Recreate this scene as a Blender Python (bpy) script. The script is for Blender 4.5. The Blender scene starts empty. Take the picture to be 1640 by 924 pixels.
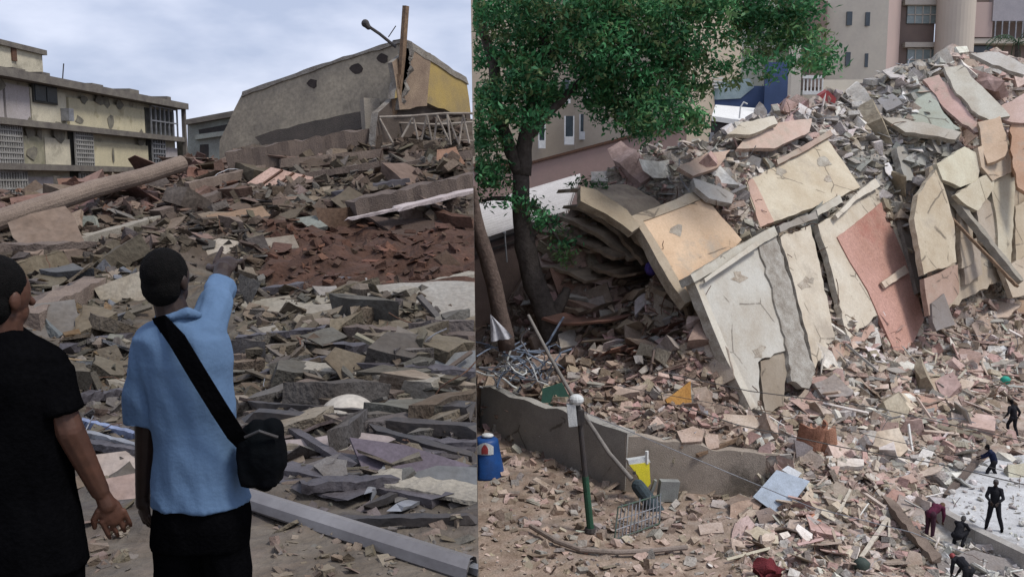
import bpy, bmesh, math, random
import numpy as np
from mathutils import Vector, Matrix, noise
SC = bpy.context.scene
COL = SC.collection
rnd = random.Random(7)
npr = np.random.RandomState(11)
# ------------------------------------------------------------------ camera, sky, sun, exposure
F = 1420.0
PITCH = math.atan(172.0 / F)
CAM = Vector((0, 0, 12.0))
cd = bpy.data.cameras.new("camera"); cam = bpy.data.objects.new("camera", cd); COL.objects.link(cam)
cam.location = CAM; cam.rotation_euler = (math.pi/2 - PITCH, 0, 0)
cd.sensor_width = 36.0; cd.lens = 36.0*F/1640.0; cd.clip_start = 0.1; cd.clip_end = 4000
SC.camera = cam
SUN_EL, SUN_ROT = math.radians(58), math.radians(115)
w = bpy.data.worlds.new("World"); SC.world = w; w.use_nodes = True
nt = w.node_tree; nt.nodes.clear()
out = nt.nodes.new('ShaderNodeOutputWorld'); bg = nt.nodes.new('ShaderNodeBackground')
sky = nt.nodes.new('ShaderNodeTexSky'); sky.sky_type = 'NISHITA'; sky.sun_disc = False
sky.sun_elevation = SUN_EL; sky.sun_rotation = SUN_ROT; sky.air_density = 1.0; sky.dust_density = 2.0
tc = nt.nodes.new('ShaderNodeTexCoord'); mp = nt.nodes.new('ShaderNodeMapping'); mp.inputs['Scale'].default_value = (1, 1, 2.6)
nz = nt.nodes.new('ShaderNodeTexNoise'); nz.inputs['Scale'].default_value = 5.0; nz.inputs['Detail'].default_value = 5
cr = nt.nodes.new('ShaderNodeValToRGB')
cr.color_ramp.elements[0].position = 0.38; cr.color_ramp.elements[0].color = (3.3, 3.75, 5.0, 1)
cr.color_ramp.elements[1].position = 0.62; cr.color_ramp.elements[1].color = (5.4, 5.7, 6.8, 1)
mx = nt.nodes.new('ShaderNodeMixRGB'); mx.inputs[0].default_value = 0.9
L = nt.links.new
L(tc.outputs['Generated'], mp.inputs[0]); L(mp.outputs[0], nz.inputs['Vector']); L(nz.outputs['Fac'], cr.inputs[0])
L(sky.outputs[0], mx.inputs[1]); L(cr.outputs[0], mx.inputs[2]); L(mx.outputs[0], bg.inputs[0]); L(bg.outputs[0], out.inputs[0])
bg.inputs[1].default_value = 0.093
sd = bpy.data.lights.new("sun", 'SUN'); so = bpy.data.objects.new("sun", sd); COL.objects.link(so)
sd.energy = 1.7; sd.angle = math.radians(14); sd.color = (1, 0.96, 0.9)
so.rotation_euler = (math.radians(90)-SUN_EL, 0, math.radians(65))
SC.view_settings.view_transform = 'Standard'; SC.view_settings.look = 'None'
SC.view_settings.exposure = 0.76; SC.view_settings.gamma = 1.0
SC.view_settings.use_curve_mapping = False
SC.cycles.max_bounces = 5; SC.cycles.diffuse_bounces = 3; SC.cycles.transparent_max_bounces = 6
SC.cycles.use_denoising = True

# ------------------------------------------------------------------ pixel helpers (photo pixels, distance along +Y in metres)
sP, cP = math.sin(PITCH), math.cos(PITCH)
def ray(px, py):
    u = px-820.0; v = 462.0-py
    return Vector((u, F*cP+v*sP, -F*sP+v*cP))
def at(px, py, Y):
    r = ray(px, py); return CAM + r*(Y/r.y)
def atz(px, py, z):
    r = ray(px, py); return CAM + r*((z-CAM.z)/r.z)
def proj(p):
    d = Vector(p)-CAM; dep = d.y*cP - d.z*sP; up = d.y*sP + d.z*cP
    return 820+F*d.x/dep, 462-F*up/dep
def ppm(p):
    d = Vector(p)-CAM; return F/max(0.5, d.y*cP-d.z*sP)
def onplane(px, py, p0, n):
    r = ray(px, py); return CAM + r*((Vector(p0)-CAM).dot(n)/r.dot(n))
# the edge of the terrace: everything of the street below lies beyond it
EN = ray(754, 0).cross(ray(767, 924)); EN.normalize()
if EN.x < 0: EN = -EN
def side(p): return EN.dot(Vector(p)-CAM)

# ------------------------------------------------------------------ materials
MATS = {}
def mat(name, c1=(.4,.4,.4), c2=None, scale=3.0, rough=.9, bump=.3, src=None, fine=26.0, stain=None, metal=0.0, cracks=0, spec=.3, amt=1.0, wave=None, grain=(.8,1.12)):
    if name in MATS: return MATS[name]
    m = bpy.data.materials.new(name); m.use_nodes = True; MATS[name] = m
    t = m.node_tree; N = t.nodes; l = t.links.new
    b = N['Principled BSDF']; b.inputs['Roughness'].default_value = rough; b.inputs['Metallic'].default_value = metal
    b.inputs['Specular IOR Level'].default_value = spec
    co = N.new('ShaderNodeTexCoord'); vec = co.outputs['Object']
    if src in ('obj', 'objs'):
        oi = N.new('ShaderNodeObjectInfo'); ad = N.new('ShaderNodeVectorMath'); ad.operation = 'ADD'
        sc_ = N.new('ShaderNodeVectorMath'); sc_.operation = 'SCALE'; sc_.inputs[0].default_value = (31, 17, 23)
        l(oi.outputs['Random'], sc_.inputs['Scale']); l(vec, ad.inputs[0]); l(sc_.outputs[0], ad.inputs[1]); vec = ad.outputs[0]
    n1 = N.new('ShaderNodeTexNoise'); n1.inputs['Scale'].default_value = scale; n1.inputs['Detail'].default_value = 6; n1.inputs['Roughness'].default_value = .65
    n2 = N.new('ShaderNodeTexNoise'); n2.inputs['Scale'].default_value = fine; n2.inputs['Detail'].default_value = 4
    l(vec, n1.inputs['Vector']); l(vec, n2.inputs['Vector'])
    if c2 is None: c2 = tuple(x*.72 for x in c1)
    if src == 'obj': a = oi.outputs['Color']
    elif src == 'attr':
        at_ = N.new('ShaderNodeAttribute'); at_.attribute_name = 'Col'; a = at_.outputs['Color']
    else: a = None
    rp = N.new('ShaderNodeMapRange'); rp.inputs[1].default_value = .35; rp.inputs[2].default_value = .68; l(n1.outputs['Fac'], rp.inputs[0])
    mixc = N.new('ShaderNodeMixRGB')
    if a is not None:
        mixc.blend_type = 'MULTIPLY'; l(a, mixc.inputs[1]); mixc.inputs[2].default_value = tuple(c2)+(1,)
        k = N.new('ShaderNodeMath'); k.operation = 'MULTIPLY'; k.inputs[1].default_value = amt; l(rp.outputs[0], k.inputs[0]); l(k.outputs[0], mixc.inputs[0])
    else:
        mixc.inputs[1].default_value = tuple(c1)+(1,); mixc.inputs[2].default_value = tuple(c2)+(1,); l(rp.outputs[0], mixc.inputs[0])
    cur = mixc.outputs[0]
    if wave:
        wv = N.new('ShaderNodeTexWave'); wv.inputs['Scale'].default_value = wave; wv.inputs['Distortion'].default_value = .6
        l(vec, wv.inputs['Vector'])
    if stain:
        n3 = N.new('ShaderNodeTexNoise'); n3.inputs['Scale'].default_value = scale*.45; n3.inputs['Detail'].default_value = 8; n3.inputs['Roughness'].default_value = .7
        l(vec, n3.inputs['Vector']); r3 = N.new('ShaderNodeMapRange'); r3.inputs[1].default_value = .55; r3.inputs[2].default_value = .66; r3.inputs[4].default_value = .8
        l(n3.outputs['Fac'], r3.inputs[0]); ms = N.new('ShaderNodeMixRGB'); ms.inputs[2].default_value = tuple(stain)+(1,)
        l(r3.outputs[0], ms.inputs[0]); l(cur, ms.inputs[1]); cur = ms.outputs[0]
    if cracks:
        vo = N.new('ShaderNodeTexVoronoi'); vo.feature = 'DISTANCE_TO_EDGE'; vo.inputs['Scale'].default_value = cracks
        dn = N.new('ShaderNodeMixRGB'); dn.blend_type = 'ADD'; dn.inputs[0].default_value = .35; l(vec, dn.inputs[1]); l(n1.outputs['Color'], dn.inputs[2])
        l(dn.outputs[0], vo.inputs['Vector']); r4 = N.new('ShaderNodeMapRange'); r4.inputs[1].default_value = .004; r4.inputs[2].default_value = .016
        r4.inputs[3].default_value = .75; r4.inputs[4].default_value = 0
        l(vo.outputs['Distance'], r4.inputs[0]); mk = N.new('ShaderNodeMath'); mk.operation = 'MULTIPLY'
        r5 = N.new('ShaderNodeMapRange'); r5.inputs[1].default_value = .5; r5.inputs[2].default_value = .56; l(n1.outputs['Fac'], r5.inputs[0])
        l(r4.outputs[0], mk.inputs[0]); l(r5.outputs[0], mk.inputs[1])
        mc = N.new('ShaderNodeMixRGB'); mc.inputs[2].default_value = (.09, .075, .06, 1); l(mk.outputs[0], mc.inputs[0]); l(cur, mc.inputs[1]); cur = mc.outputs[0]
    # fine grain
    r2 = N.new('ShaderNodeMapRange'); r2.inputs[1].default_value = .3; r2.inputs[2].default_value = .7; r2.inputs[3].default_value, r2.inputs[4].default_value = grain
    l(n2.outputs['Fac'], r2.inputs[0]); mg = N.new('ShaderNodeMixRGB'); mg.blend_type = 'MULTIPLY'; mg.inputs[0].default_value = 1
    l(cur, mg.inputs[1]); l(r2.outputs[0], mg.inputs[2]); l(mg.outputs[0], b.inputs['Base Color'])
    if bump:
        bp = N.new('ShaderNodeBump'); bp.inputs['Strength'].default_value = bump; bp.inputs['Distance'].default_value = .05
        if wave: l(wv.outputs['Fac'], bp.inputs['Height'])
        else: l(n2.outputs['Fac'], bp.inputs['Height'])
        l(bp.outputs[0], b.inputs['Normal'])
    return m
M_SLAB = mat('painted_plaster', src='obj', c2=(.7,.64,.58), scale=1.1, fine=14, bump=.35, stain=None)
M_WALLP = mat('wall_plaster', src='obj', c2=(.78,.72,.66), scale=.5, fine=11, bump=.22, cracks=.3, grain=(.9,1.06), stain=(.36,.31,.25))
M_RAW = mat('broken_concrete', src='obj', c2=(.55,.5,.46), scale=2.2, fine=18, bump=.8)
M_MASS = mat('rubble_mass', src='attr', c2=(.6,.55,.5), scale=1.4, fine=12, bump=.9)
M_CONC = mat('concrete', (.34,.33,.31), (.22,.21,.19), 1.2, bump=.5, stain=(.12,.11,.1))
M_DARKM = mat('dark_metal', (.035,.034,.036), (.06,.05,.045), 4, rough=.55, bump=.15)
M_GALV = mat('grey_metal', (.32,.33,.35), (.2,.2,.21), 4, rough=.45, bump=.1, metal=.4)
M_RUST = mat('rusty_steel', (.14,.07,.04), (.08,.05,.04), 8, rough=.9, bump=.3)
M_WOOD = mat('old_timber', (.24,.16,.1), (.12,.08,.055), 6, bump=.4)
M_OBJ = mat('plain_object_colour', src='obj', c2=(.75,.74,.72), scale=3, fine=30, bump=.15, rough=.7)
M_BARK = mat('bark', (.085,.07,.06), (.045,.036,.03), 3, bump=1.0, fine=9)
M_GLASS = mat('window_glass', (.05,.065,.075), (.03,.04,.05), 1, rough=.2, bump=0, spec=.6)
M_LEAF = mat('leaf', src='attr', c2=(.75,.8,.7), scale=1, rough=.6, bump=0)
_t=M_LEAF.node_tree; _b=_t.nodes['Principled BSDF']; _tr=_t.nodes.new('ShaderNodeBsdfTranslucent'); _m=_t.nodes.new('ShaderNodeMixShader'); _m.inputs[0].default_value=.3
_t.links.new(_b.inputs['Base Color'].links[0].from_socket,_tr.inputs['Color']); _t.links.new(_b.outputs[0],_m.inputs[1]); _t.links.new(_tr.outputs[0],_m.inputs[2]); _t.links.new(_m.outputs[0],_t.nodes['Material Output'].inputs[0])

# ------------------------------------------------------------------ object helpers
ALL = []
def tag(o, label=None, cat=None, group=None, kind=None):
    if label: o['label'] = label
    if cat: o['category'] = cat
    if group: o['group'] = group
    if kind: o['kind'] = kind
    elif cat: o['kind'] = 'thing'
    return o
def link(o, parent=None):
    COL.objects.link(o)
    if parent is not None:
        o.parent = parent; o.location = Vector(o.location) - wloc(parent)
    ALL.append(o); return o
def empty(name, loc, label, cat, group=None):
    o = bpy.data.objects.new(name, None); o.location = loc; o.empty_display_size = .2; link(o); return tag(o, label, cat, group)
def wloc(o):
    v=Vector(o.location)
    while o.parent is not None: o=o.parent; v+=o.location
    return v
class MB:
    def __init__(s): s.v=[]; s.f=[]; s.m=[]; s.c=[]
    def face(s, idx, m=0, c=None): s.f.append(tuple(idx)); s.m.append(m); s.c.append(c)
    def add(s, vs): k=len(s.v); s.v += [tuple(v) for v in vs]; return k
    def hexa(s, p, m=0, c=None):      # p: 4 bottom (ccw from above), 4 top
        k=s.add(p)
        for q in ((3,2,1,0),(4,5,6,7),(0,1,5,4),(1,2,6,5),(2,3,7,6),(3,0,4,7)): s.face([k+i for i in q], m, c)
    def box(s, c, size, R=None, m=0, col=None):
        a,b,h = [x/2 for x in size]; P=[(-a,-b,-h),(a,-b,-h),(a,b,-h),(-a,b,-h),(-a,-b,h),(a,-b,h),(a,b,h),(-a,b,h)]
        R = R or Matrix.Identity(3); s.hexa([Vector(c)+R@Vector(q) for q in P], m, col)
    def beam(s, p0, p1, w_, h_, up=(0,0,1), m=0, col=None):
        p0=Vector(p0); p1=Vector(p1); d=(p1-p0); L_=d.length; d.normalize()
        x=d.cross(Vector(up)); 
        if x.length<1e-3: x=Vector((1,0,0))
        x.normalize(); z=x.cross(d); R=Matrix((x,d,z)).transposed(); s.box((p0+p1)/2,(w_,L_,h_),R,m,col)
    def prism(s, poly, ext, m=0, ms=None, jag=0):
        ms = m if ms is None else ms; n=len(poly); ext=Vector(ext); el=ext.length
        k=s.add(poly); b=s.add([Vector(p)+ext*(1+(rnd.uniform(-jag,jag))) + Vector((rnd.uniform(-1,1),rnd.uniform(-1,1),rnd.uniform(-1,1)))*(el*jag*.5) for p in poly])
        s.face(range(k,k+n), m); s.face([b+n-1-i for i in range(n)], ms)
        for i in range(n): j=(i+1)%n; s.face((k+j,k+i,b+i,b+j), ms)
    def tube(s, pts, r, n=8, m=0, cap=True, col=None):
        pts=[Vector(p) for p in pts]; rs = r if isinstance(r,(list,tuple)) else [r]*len(pts); rings=[]
        prev=None
        for i,p in enumerate(pts):
            d=(pts[min(i+1,len(pts)-1)]-pts[max(i-1,0)]).normalized()
            x = prev - d*prev.dot(d) if prev is not None else (d.cross(Vector((0,0,1))) if abs(d.z)<.95 else d.cross(Vector((1,0,0))))
            x.normalize(); prev=x; y=d.cross(x)
            rings.append(s.add([p+(x*math.cos(a)+y*math.sin(a))*rs[i] for a in [2*math.pi*j/n for j in range(n)]]))
        for a,b in zip(rings,rings[1:]):
            for j in range(n): q=(j+1)%n; s.face((a+j,a+q,b+q,b+j),m,col)
        if cap: s.face([rings[0]+n-1-j for j in range(n)],m,col); s.face([rings[-1]+j for j in range(n)],m,col)
    def ball(s, c, r, R=None, n=10, k=7, m=0):
        c=Vector(c); r = r if isinstance(r,(tuple,list)) else (r,r,r); R=R or Matrix.Identity(3); rows=[]
        for i in range(1,k):
            t=math.pi*i/k; rows.append(s.add([c+R@Vector((r[0]*math.sin(t)*math.cos(a), r[1]*math.sin(t)*math.sin(a), r[2]*math.cos(t))) for a in [2*math.pi*j/n for j in range(n)]]))
        tp=s.add([c+R@Vector((0,0,r[2]))]); bt=s.add([c+R@Vector((0,0,-r[2]))])
        for j in range(n):
            q=(j+1)%n; s.face((tp,rows[0]+j,rows[0]+q),m); s.face((bt,rows[-1]+q,rows[-1]+j),m)
            for a,b in zip(rows,rows[1:]): s.face((a+j,b+j,b+q,a+q),m)
    def cap(s, p0, p1, r0, r1, n=10, m=0):     # closed tapered capsule
        p0=Vector(p0); p1=Vector(p1); s.tube([p0,p1],[r0,r1],n,m); s.ball(p0,r0,n=n,k=6,m=m); s.ball(p1,r1,n=n,k=6,m=m)
    def build(s, name, mats, parent=None, color=None, smooth=False, origin=None):
        me=bpy.data.meshes.new(name)
        if origin is None:
            if parent is None and s.v:
                a=np.array([v for v in s.v]); origin=Vector(((a[:,0].min()+a[:,0].max())/2,(a[:,1].min()+a[:,1].max())/2,a[:,2].min()))
            else: origin=wloc(parent) if parent is not None else Vector((0,0,0))
        o3=Vector(origin); me.from_pydata([(v[0]-o3.x,v[1]-o3.y,v[2]-o3.z) for v in s.v],[],s.f)
        mats = mats if isinstance(mats,(list,tuple)) else [mats]
        for m in mats: me.materials.append(m)
        me.polygons.foreach_set('material_index', s.m)
        if any(c is not None for c in s.c):
            at_=me.color_attributes.new('Col','FLOAT_COLOR','CORNER'); buf=[]
            for f,c in zip(s.f,s.c): buf += (list(c)+[1])[:4]*len(f)
            at_.data.foreach_set('color', buf)
        if smooth: me.polygons.foreach_set('use_smooth',[True]*len(s.f))
        me.update(); o=bpy.data.objects.new(name,me); o.location=o3
        o.color=tuple(color or (.27,.25,.22))+(1,)
        COL.objects.link(o); ALL.append(o)
        if parent is not None: o.parent=parent; o.location=o3-wloc(parent)
        return o
def R3(a,b,c): return (Matrix.Rotation(c,3,'Z')@Matrix.Rotation(b,3,'Y')@Matrix.Rotation(a,3,'X'))
def jagged(poly, step, amp, r=rnd):
    """break up the outline of a polygon of world points, inside its own plane"""
    n=(poly[1]-poly[0]).cross(poly[2]-poly[0]); n.normalize(); o=[]
    for i in range(len(poly)):
        a=poly[i]; b=poly[(i+1)%len(poly)]; d=b-a; k=max(1,int(d.length/step)); q=n.cross(d).normalized()
        for j in range(k):
            p=a+d*(j/k)
            if j: p=p+q*r.uniform(-amp,amp)+d*(r.uniform(-.25,.25)/k)
            o.append(p)
    return o

# ------------------------------------------------------------------ colours of real surfaces
C = dict(cream=(.52,.45,.35), pink=(.46,.34,.28), grey=(.30,.29,.27), white=(.62,.6,.56), terra=(.36,.17,.11), brown=(.17,.115,.08),
         ochre=(.5,.3,.13), dark=(.07,.06,.055), olive=(.2,.17,.115), tan=(.33,.27,.19), lilac=(.3,.26,.28), rose=(.42,.25,.22),
         bluegrey=(.24,.29,.36), mint=(.42,.47,.4), redearth=(.17,.09,.065), slate=(.14,.135,.14))
CN = dict(cream='cream', pink='pinkish', grey='grey', white='off-white', terra='terracotta', brown='brown', ochre='ochre', dark='dark', olive='olive',
          tan='tan', lilac='mauve grey', rose='rose', bluegrey='blue-grey', mint='pale green', redearth='red-brown', slate='slate grey')
def jit(c, a=.12, r=rnd):
    k=1+r.uniform(-a,a); return tuple(min(.85,max(.01,x*k*(1+r.uniform(-.04,.04)))) for x in c)

# ------------------------------------------------------------------ terrain: heights interpolated from surveyed points
class Terrain:
    def __init__(s, pts, xs, ys, rough, seed):
        P=np.array([(p[0],p[1],p[2]) for p in pts]); s.xs=xs; s.ys=ys
        n=len(P); D=np.hypot(P[:,None,0]-P[None,:,0],P[:,None,1]-P[None,:,1]); A=np.zeros((n+3,n+3)); A[:n,:n]=D+np.eye(n)*(-.15)
        A[:n,n]=1;A[:n,n+1]=P[:,0];A[:n,n+2]=P[:,1];A[n:,:n]=A[:n,n:].T
        sol=np.linalg.solve(A,np.concatenate([P[:,2],[0,0,0]]))
        X,Y=np.meshgrid(xs,ys); Z=np.full(X.shape,sol[n])+sol[n+1]*X+sol[n+2]*Y
        for i in range(n): Z+=sol[i]*np.hypot(X-P[i,0],Y-P[i,1])
        s.X,s.Y,s.Z=X,Y,Z; s.rough(rough,seed)
    def rough(s, fn, seed):
        for j in range(s.Z.shape[0]):
            for i in range(s.Z.shape[1]):
                x,y=s.X[j,i],s.Y[j,i]; a=fn(x,y,s.Z[j,i])
                if a>0: s.Z[j,i]+=a*(noise.noise((x*.9+seed,y*.9,0))*.6+noise.noise((x*2.3,y*2.3,seed))*.4+noise.noise((x*6,y*6,seed))*.15+noise.noise((x*.38,y*.38,seed+9))*.8)
    def z(s,x,y):
        x=np.asarray(x,float); y=np.asarray(y,float)
        i=np.clip(np.searchsorted(s.xs,x)-1,0,len(s.xs)-2); j=np.clip(np.searchsorted(s.ys,y)-1,0,len(s.ys)-2)
        fx=np.clip((x-s.xs[i])/(s.xs[i+1]-s.xs[i]),0,1); fy=np.clip((y-s.ys[j])/(s.ys[j+1]-s.ys[j]),0,1); Z=s.Z
        return Z[j,i]*(1-fx)*(1-fy)+Z[j,i+1]*fx*(1-fy)+Z[j+1,i]*(1-fx)*fy+Z[j+1,i+1]*fx*fy
    def hits(s,px,py,y0,y1,n=500):
        px=np.asarray(px,float); py=np.asarray(py,float); T=y0*(y1/y0)**(np.arange(n)/(n-1))
        u=px-820; v=462-py; dy=F*cP+v*sP; dx=u/dy; dz=(-F*sP+v*cP)/dy
        best=np.full(px.shape,np.nan)
        for t in T:
            todo=np.isnan(best); 
            if not todo.any(): break
            zz=12+dz[todo]*t; h=s.z(dx[todo]*t,np.full(todo.sum(),t)); b=best[todo]; b[zz<h]=t; best[todo]=b
        return dx*best,best,12+dz*best
    def hit(s,px,py,y0=3,y1=110):
        T=y0*(y1/y0)**(np.arange(1200)/1199.); r=ray(px,py); zz=12+r.z/r.y*T; h=s.z(r.x/r.y*T,T); k=np.nonzero(zz<h)[0]
        return None if len(k)==0 else CAM+r*(T[k[0]]/r.y)
    def normal(s,x,y,e=.4):
        n=Vector((float(s.z(x-e,y)-s.z(x+e,y)),float(s.z(x,y-e)-s.z(x,y+e)),2*e)); return n.normalized()
def A3(l): return [tuple(at(*q)) for q in l]
# --- the collapsed building's two leaning planes
F0=at(1220,665,37); FA=at(1120,455,38.5); FC=at(1440,570,46); FN=(FC-F0).cross(FA-F0).normalized()
T0=at(1105,478,39.5); T1=at(1020,352,42); T2=at(1340,215,54); TN=(T2-T0).cross(T1-T0).normalized()
if TN.z<0: TN=-TN
if FN.z<0: FN=-FN
AX=(FC-F0).normalized()
# --- lower street and heap
R=[]
for q in [(770,770),(770,924),(900,860),(900,924),(1050,835),(1100,924),(1200,870),(1300,924),(1500,924),(1640,924),(1640,860),(1560,880),(1420,880),(1300,860),(830,735),(950,790)]: R.append(tuple(atz(q[0],q[1],0)))
R += [(-3,20,0),(5,18,0),(20,18,0),(-3,34,0),(30,24,0),(45,30,0),(60,60,0)]
R += [tuple(atz(x,y,z)) for x,y,z in [(1250,830,.4),(1200,800,.5),(1640,720,.3),(1500,760,.4),(1400,790,.5),(1330,780,.8),(1560,700,.7),(1640,640,1.0),(1500,700,.9),(1430,700,1.1),(1300,720,1.5),(1250,740,1.3),(1400,650,1.9),(1500,620,1.9),(1600,590,1.9)]]
WZ=2.3
W0,W1,W2=atz(768,690,0),atz(1000,793,0),atz(1225,800,0)
R += [tuple(atz(x,y,z)) for x,y,z in [(790,612,2.2),(850,640,2.2),(960,680,2.2),(1050,700,2.2),(1130,700,2.2),(1180,690,2.2),(1000,640,2.8),(900,580,3.2),(850,540,3.7),(800,520,3.6),(770,500,3.5),(1100,650,2.7),(1190,660,2.3)]]
R += A3([(1100,610,40),(1050,570,41.8),(1000,530,43.6),(950,480,45.4),(900,430,47),(870,420,48),(880,360,49),(930,330,48.5),(1100,540,43.6),(1060,450,46),(1000,390,47),(1170,610,40.5),(1150,560,42.6),(1130,500,43.6)])
def back(px,py,p0,n,d):
    p=onplane(px,py,p0,n); return tuple(p-n*d)
for q in [(1140,480),(1180,560),(1225,630),(1260,450),(1300,400),(1300,560),(1350,350),(1350,500),(1400,320),(1420,450),(1450,340),(1470,500)]: R.append(back(q[0],q[1],F0,FN,.75))
for q in [(1060,380),(1110,430),(1150,345),(1170,390),(1230,330),(1300,260),(1350,290)]: R.append(back(q[0],q[1],T0,TN,.6))
R += A3([(930,292,46),(980,270,48),(1040,240,49),(1150,228,52),(1190,185,54),(1260,165,56),(1330,140,58),(1420,114,60),(1470,94,61),(1530,68,63),(1600,66,65),(1640,80,66)])
R += A3([(1080,290,46.5),(1130,290,47),(1180,260,49),(1250,210,53),(1400,210,56),(1470,170,58),(1560,130,62),(1620,130,64),(1420,250,54),(1500,260,55),(1560,260,57),(1640,250,60),(1520,330,55),(1600,330,58),(1640,400,58),(1560,400,55.5),(1520,430,52),(1600,470,54),(1640,500,55),(1540,520,50),(1490,540,48.6),(1440,572,46.1),(1310,605,41.4),(1222,668,37.2)])
for a in [(1640,100,66),(1530,88,63),(1330,148,58),(1190,185,54),(1040,240,49),(930,292,46)]:   # down behind the crest
    p=at(*a); R.append((p.x-6,p.y+9,2.0)); R.append((p.x-10,p.y+18,.2))
R += [(40,62,10),(40,70,16),(45,80,4),(60,90,0),(30,100,0),(0,100,0),(0,70,2.5),(-3,55,3.5),(-4,45,3.2),(-4,40,1.2),(45,50,3),(50,40,1),(10,62,3),(80,120,0),(-20,120,0)]
xs=np.concatenate([[-1500,-600,-200,-80,-40,-20,-10],np.arange(-6,48,.33),[50,54,60,70,90,150,400,1500]])
ys=np.concatenate([[-300,-60,0,10,16,20],np.arange(23,74,.33),[76,80,86,94,104,120,160,300,900,2500]])
def rgR(x,y,z):
    if x<-5 or x>47 or y<24 or y>73: return 0
    return .12 + (.3 if z>1 else 0)+(.25 if z>4 else 0)
TR=Terrain(R,xs,ys,rgR,3.3)
far=np.clip((np.hypot(TR.X-15,TR.Y-50)-60)/25,0,1); TR.Z=TR.Z*(1-far)
TR.Z=np.maximum(TR.Z,-.05)
# street stays low in front of the retaining wall
def cutwall(x,y):
    def sd(a,b): return ((b.x-a.x)*(y-a.y)-(b.y-a.y)*(x-a.x))/math.hypot(b.x-a.x,b.y-a.y)
    return sd(W0,W1), sd(W1,W2)
for j in range(TR.Z.shape[0]):
    for i in range(TR.Z.shape[1]):
        x,y=TR.X[j,i],TR.Y[j,i]
        if x<W0.x-3 or x>W2.x: continue
        a,b=cutwall(x,y); s_ = a if x<W1.x else b
        if s_<.42: TR.Z[j,i]=min(TR.Z[j,i], .12+ .1*noise.noise((x,y,0)))
        elif s_<1.5: TR.Z[j,i]=max(min(TR.Z[j,i],2.5),2.0)
# --- upper terrace on which the two onlookers stand
Lp=[]
for q in [(0,924,4.5),(300,924,4.5),(600,924,4.5),(757,924,4.5)]: Lp.append((at(*q).x,at(*q).y,10.0))
for px in (-300,0,200,400,600,760):
    for y,Y in ((850,5.0),(760,6.2),(680,7.6),(610,9.0),(560,10.6),(510,13.0),(455,16.5),(400,20),(350,24),(312,28)): Lp.append(tuple(at(px,y,Y)))
Lp += A3([(100,330,30),(200,300,32),(300,272,34),(400,250,35),(500,222,36),(610,206,36.6),(700,196,36.6),(757,190,36.6),(-100,345,30),(450,240,40),(700,215,41),(600,250,32.5),(700,250,32.5),(757,250,32)])
Lp += [(0,-5,10),(-8,-5,10),(-8,3,10),(-2,0,10),(-20,5,10),(-30,20,10.2),(-12,60,10),(-30,60,10),(-3,60,10),(-40,90,10),(-4,90,10),(-20,52,10.5),(-3,50,11)]
lxs=np.concatenate([[-400,-150,-60,-40,-30,-24],np.arange(-21,.6,.2)])
lys=np.concatenate([[-30,-10,0,2],np.arange(3.2,42,.2),[43,45,48,54,62,80,110,150]])
def rgL(x,y,z):
    return 0 if (y<5 or y>50 or x<-21) else .22+min(.3,(y-5)*.02)
TL=Terrain(Lp,lxs,lys,rgL,8.1)
for j in range(TL.Z.shape[0]):
    for i in range(TL.Z.shape[1]):
        if TL.Y[j,i]<4.2: TL.Z[j,i]=10
# ------------------------------------------------------------------ colour zones and landmarks
def zoneL(px,py):
    if px>420 and 350<py<465: return ('redearth','redearth','brown','terra')
    if py<345 and px<380: return ('pink','redearth','terra','tan','rose','grey')
    if py<350: return ('tan','brown','grey','pink','olive','brown')
    if py<430: return ('tan','brown','olive','pink','slate')
    if py<650 and px<380: return ('olive','tan','cream','slate','grey','ochre','olive','bluegrey','olive')
    if py<640: return ('grey','tan','cream','slate','olive','brown','tan')
    if py>835: return ('pink','tan','cream','grey')
    return ('lilac','tan','grey','dark','brown','cream','slate')
def zoneR(px,py):
    if px>1500 and py>745: return ('white','white','grey')
    if py>690 and px<1180: return ('pink','tan','pink','grey','brown')
    if px<1180 and py>320: return ('brown','rose','tan','pink','grey','brown')
    if px<900: return ('grey','brown','lilac')
    if py<330 and 1340<px<1520: return ('grey','grey','white','tan')
    if py<360 and px<1340: return ('grey','white','grey','cream','rose')
    if py<260: return ('cream','white','rose','grey','pink')
    if py<480: return ('tan','grey','cream','brown')
    return ('pink','cream','tan','rose','white','grey','brown')
LM_R=[(785,730,'the blue barrel'),(940,790,'the green lamp post'),(1010,835,'the fallen green fence'),(1025,760,'the yellow sign'),(1250,790,'the pale blue sheet'),
 (1305,700,'the terracotta tank pieces'),(1480,840,'the person in maroon'),(1530,860,'the crouching person'),(1590,820,'the standing person in black'),(1590,740,'the person in navy'),
 (1610,670,'the person walking uphill'),(1440,600,'the foot of the red wall panel'),(1240,650,'the foot of the pale leaning wall'),(1100,520,'the lower corner of the orange panel'),
 (1110,310,'the top edge of the orange panel'),(1270,250,'the upper edge of the cream roof panel'),(880,480,'the big tree trunk'),(1000,600,'the mouth of the collapsed end'),
 (1430,230,'the broken ridge'),(1560,110,'the summit of the ruin'),(1560,420,'the slanting beam'),(980,270,'the curled roof edge'),(1160,700,'the pale slabs on the retaining wall'),
 (825,580,'the tangle of bent metal'),(1235,905,'the red bundle'),(1180,170,'the white canopy roof'),(1330,160,'the cream gate pillar'),(1400,860,'the long pale plank'),(900,400,'the stacked floor layers'),
 (1390,690,'the middle of the pink rubble field'),(1520,560,'the right end of the ruin'.replace('right end','far end')),(850,880,'the curved cable on the ground')]
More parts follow.
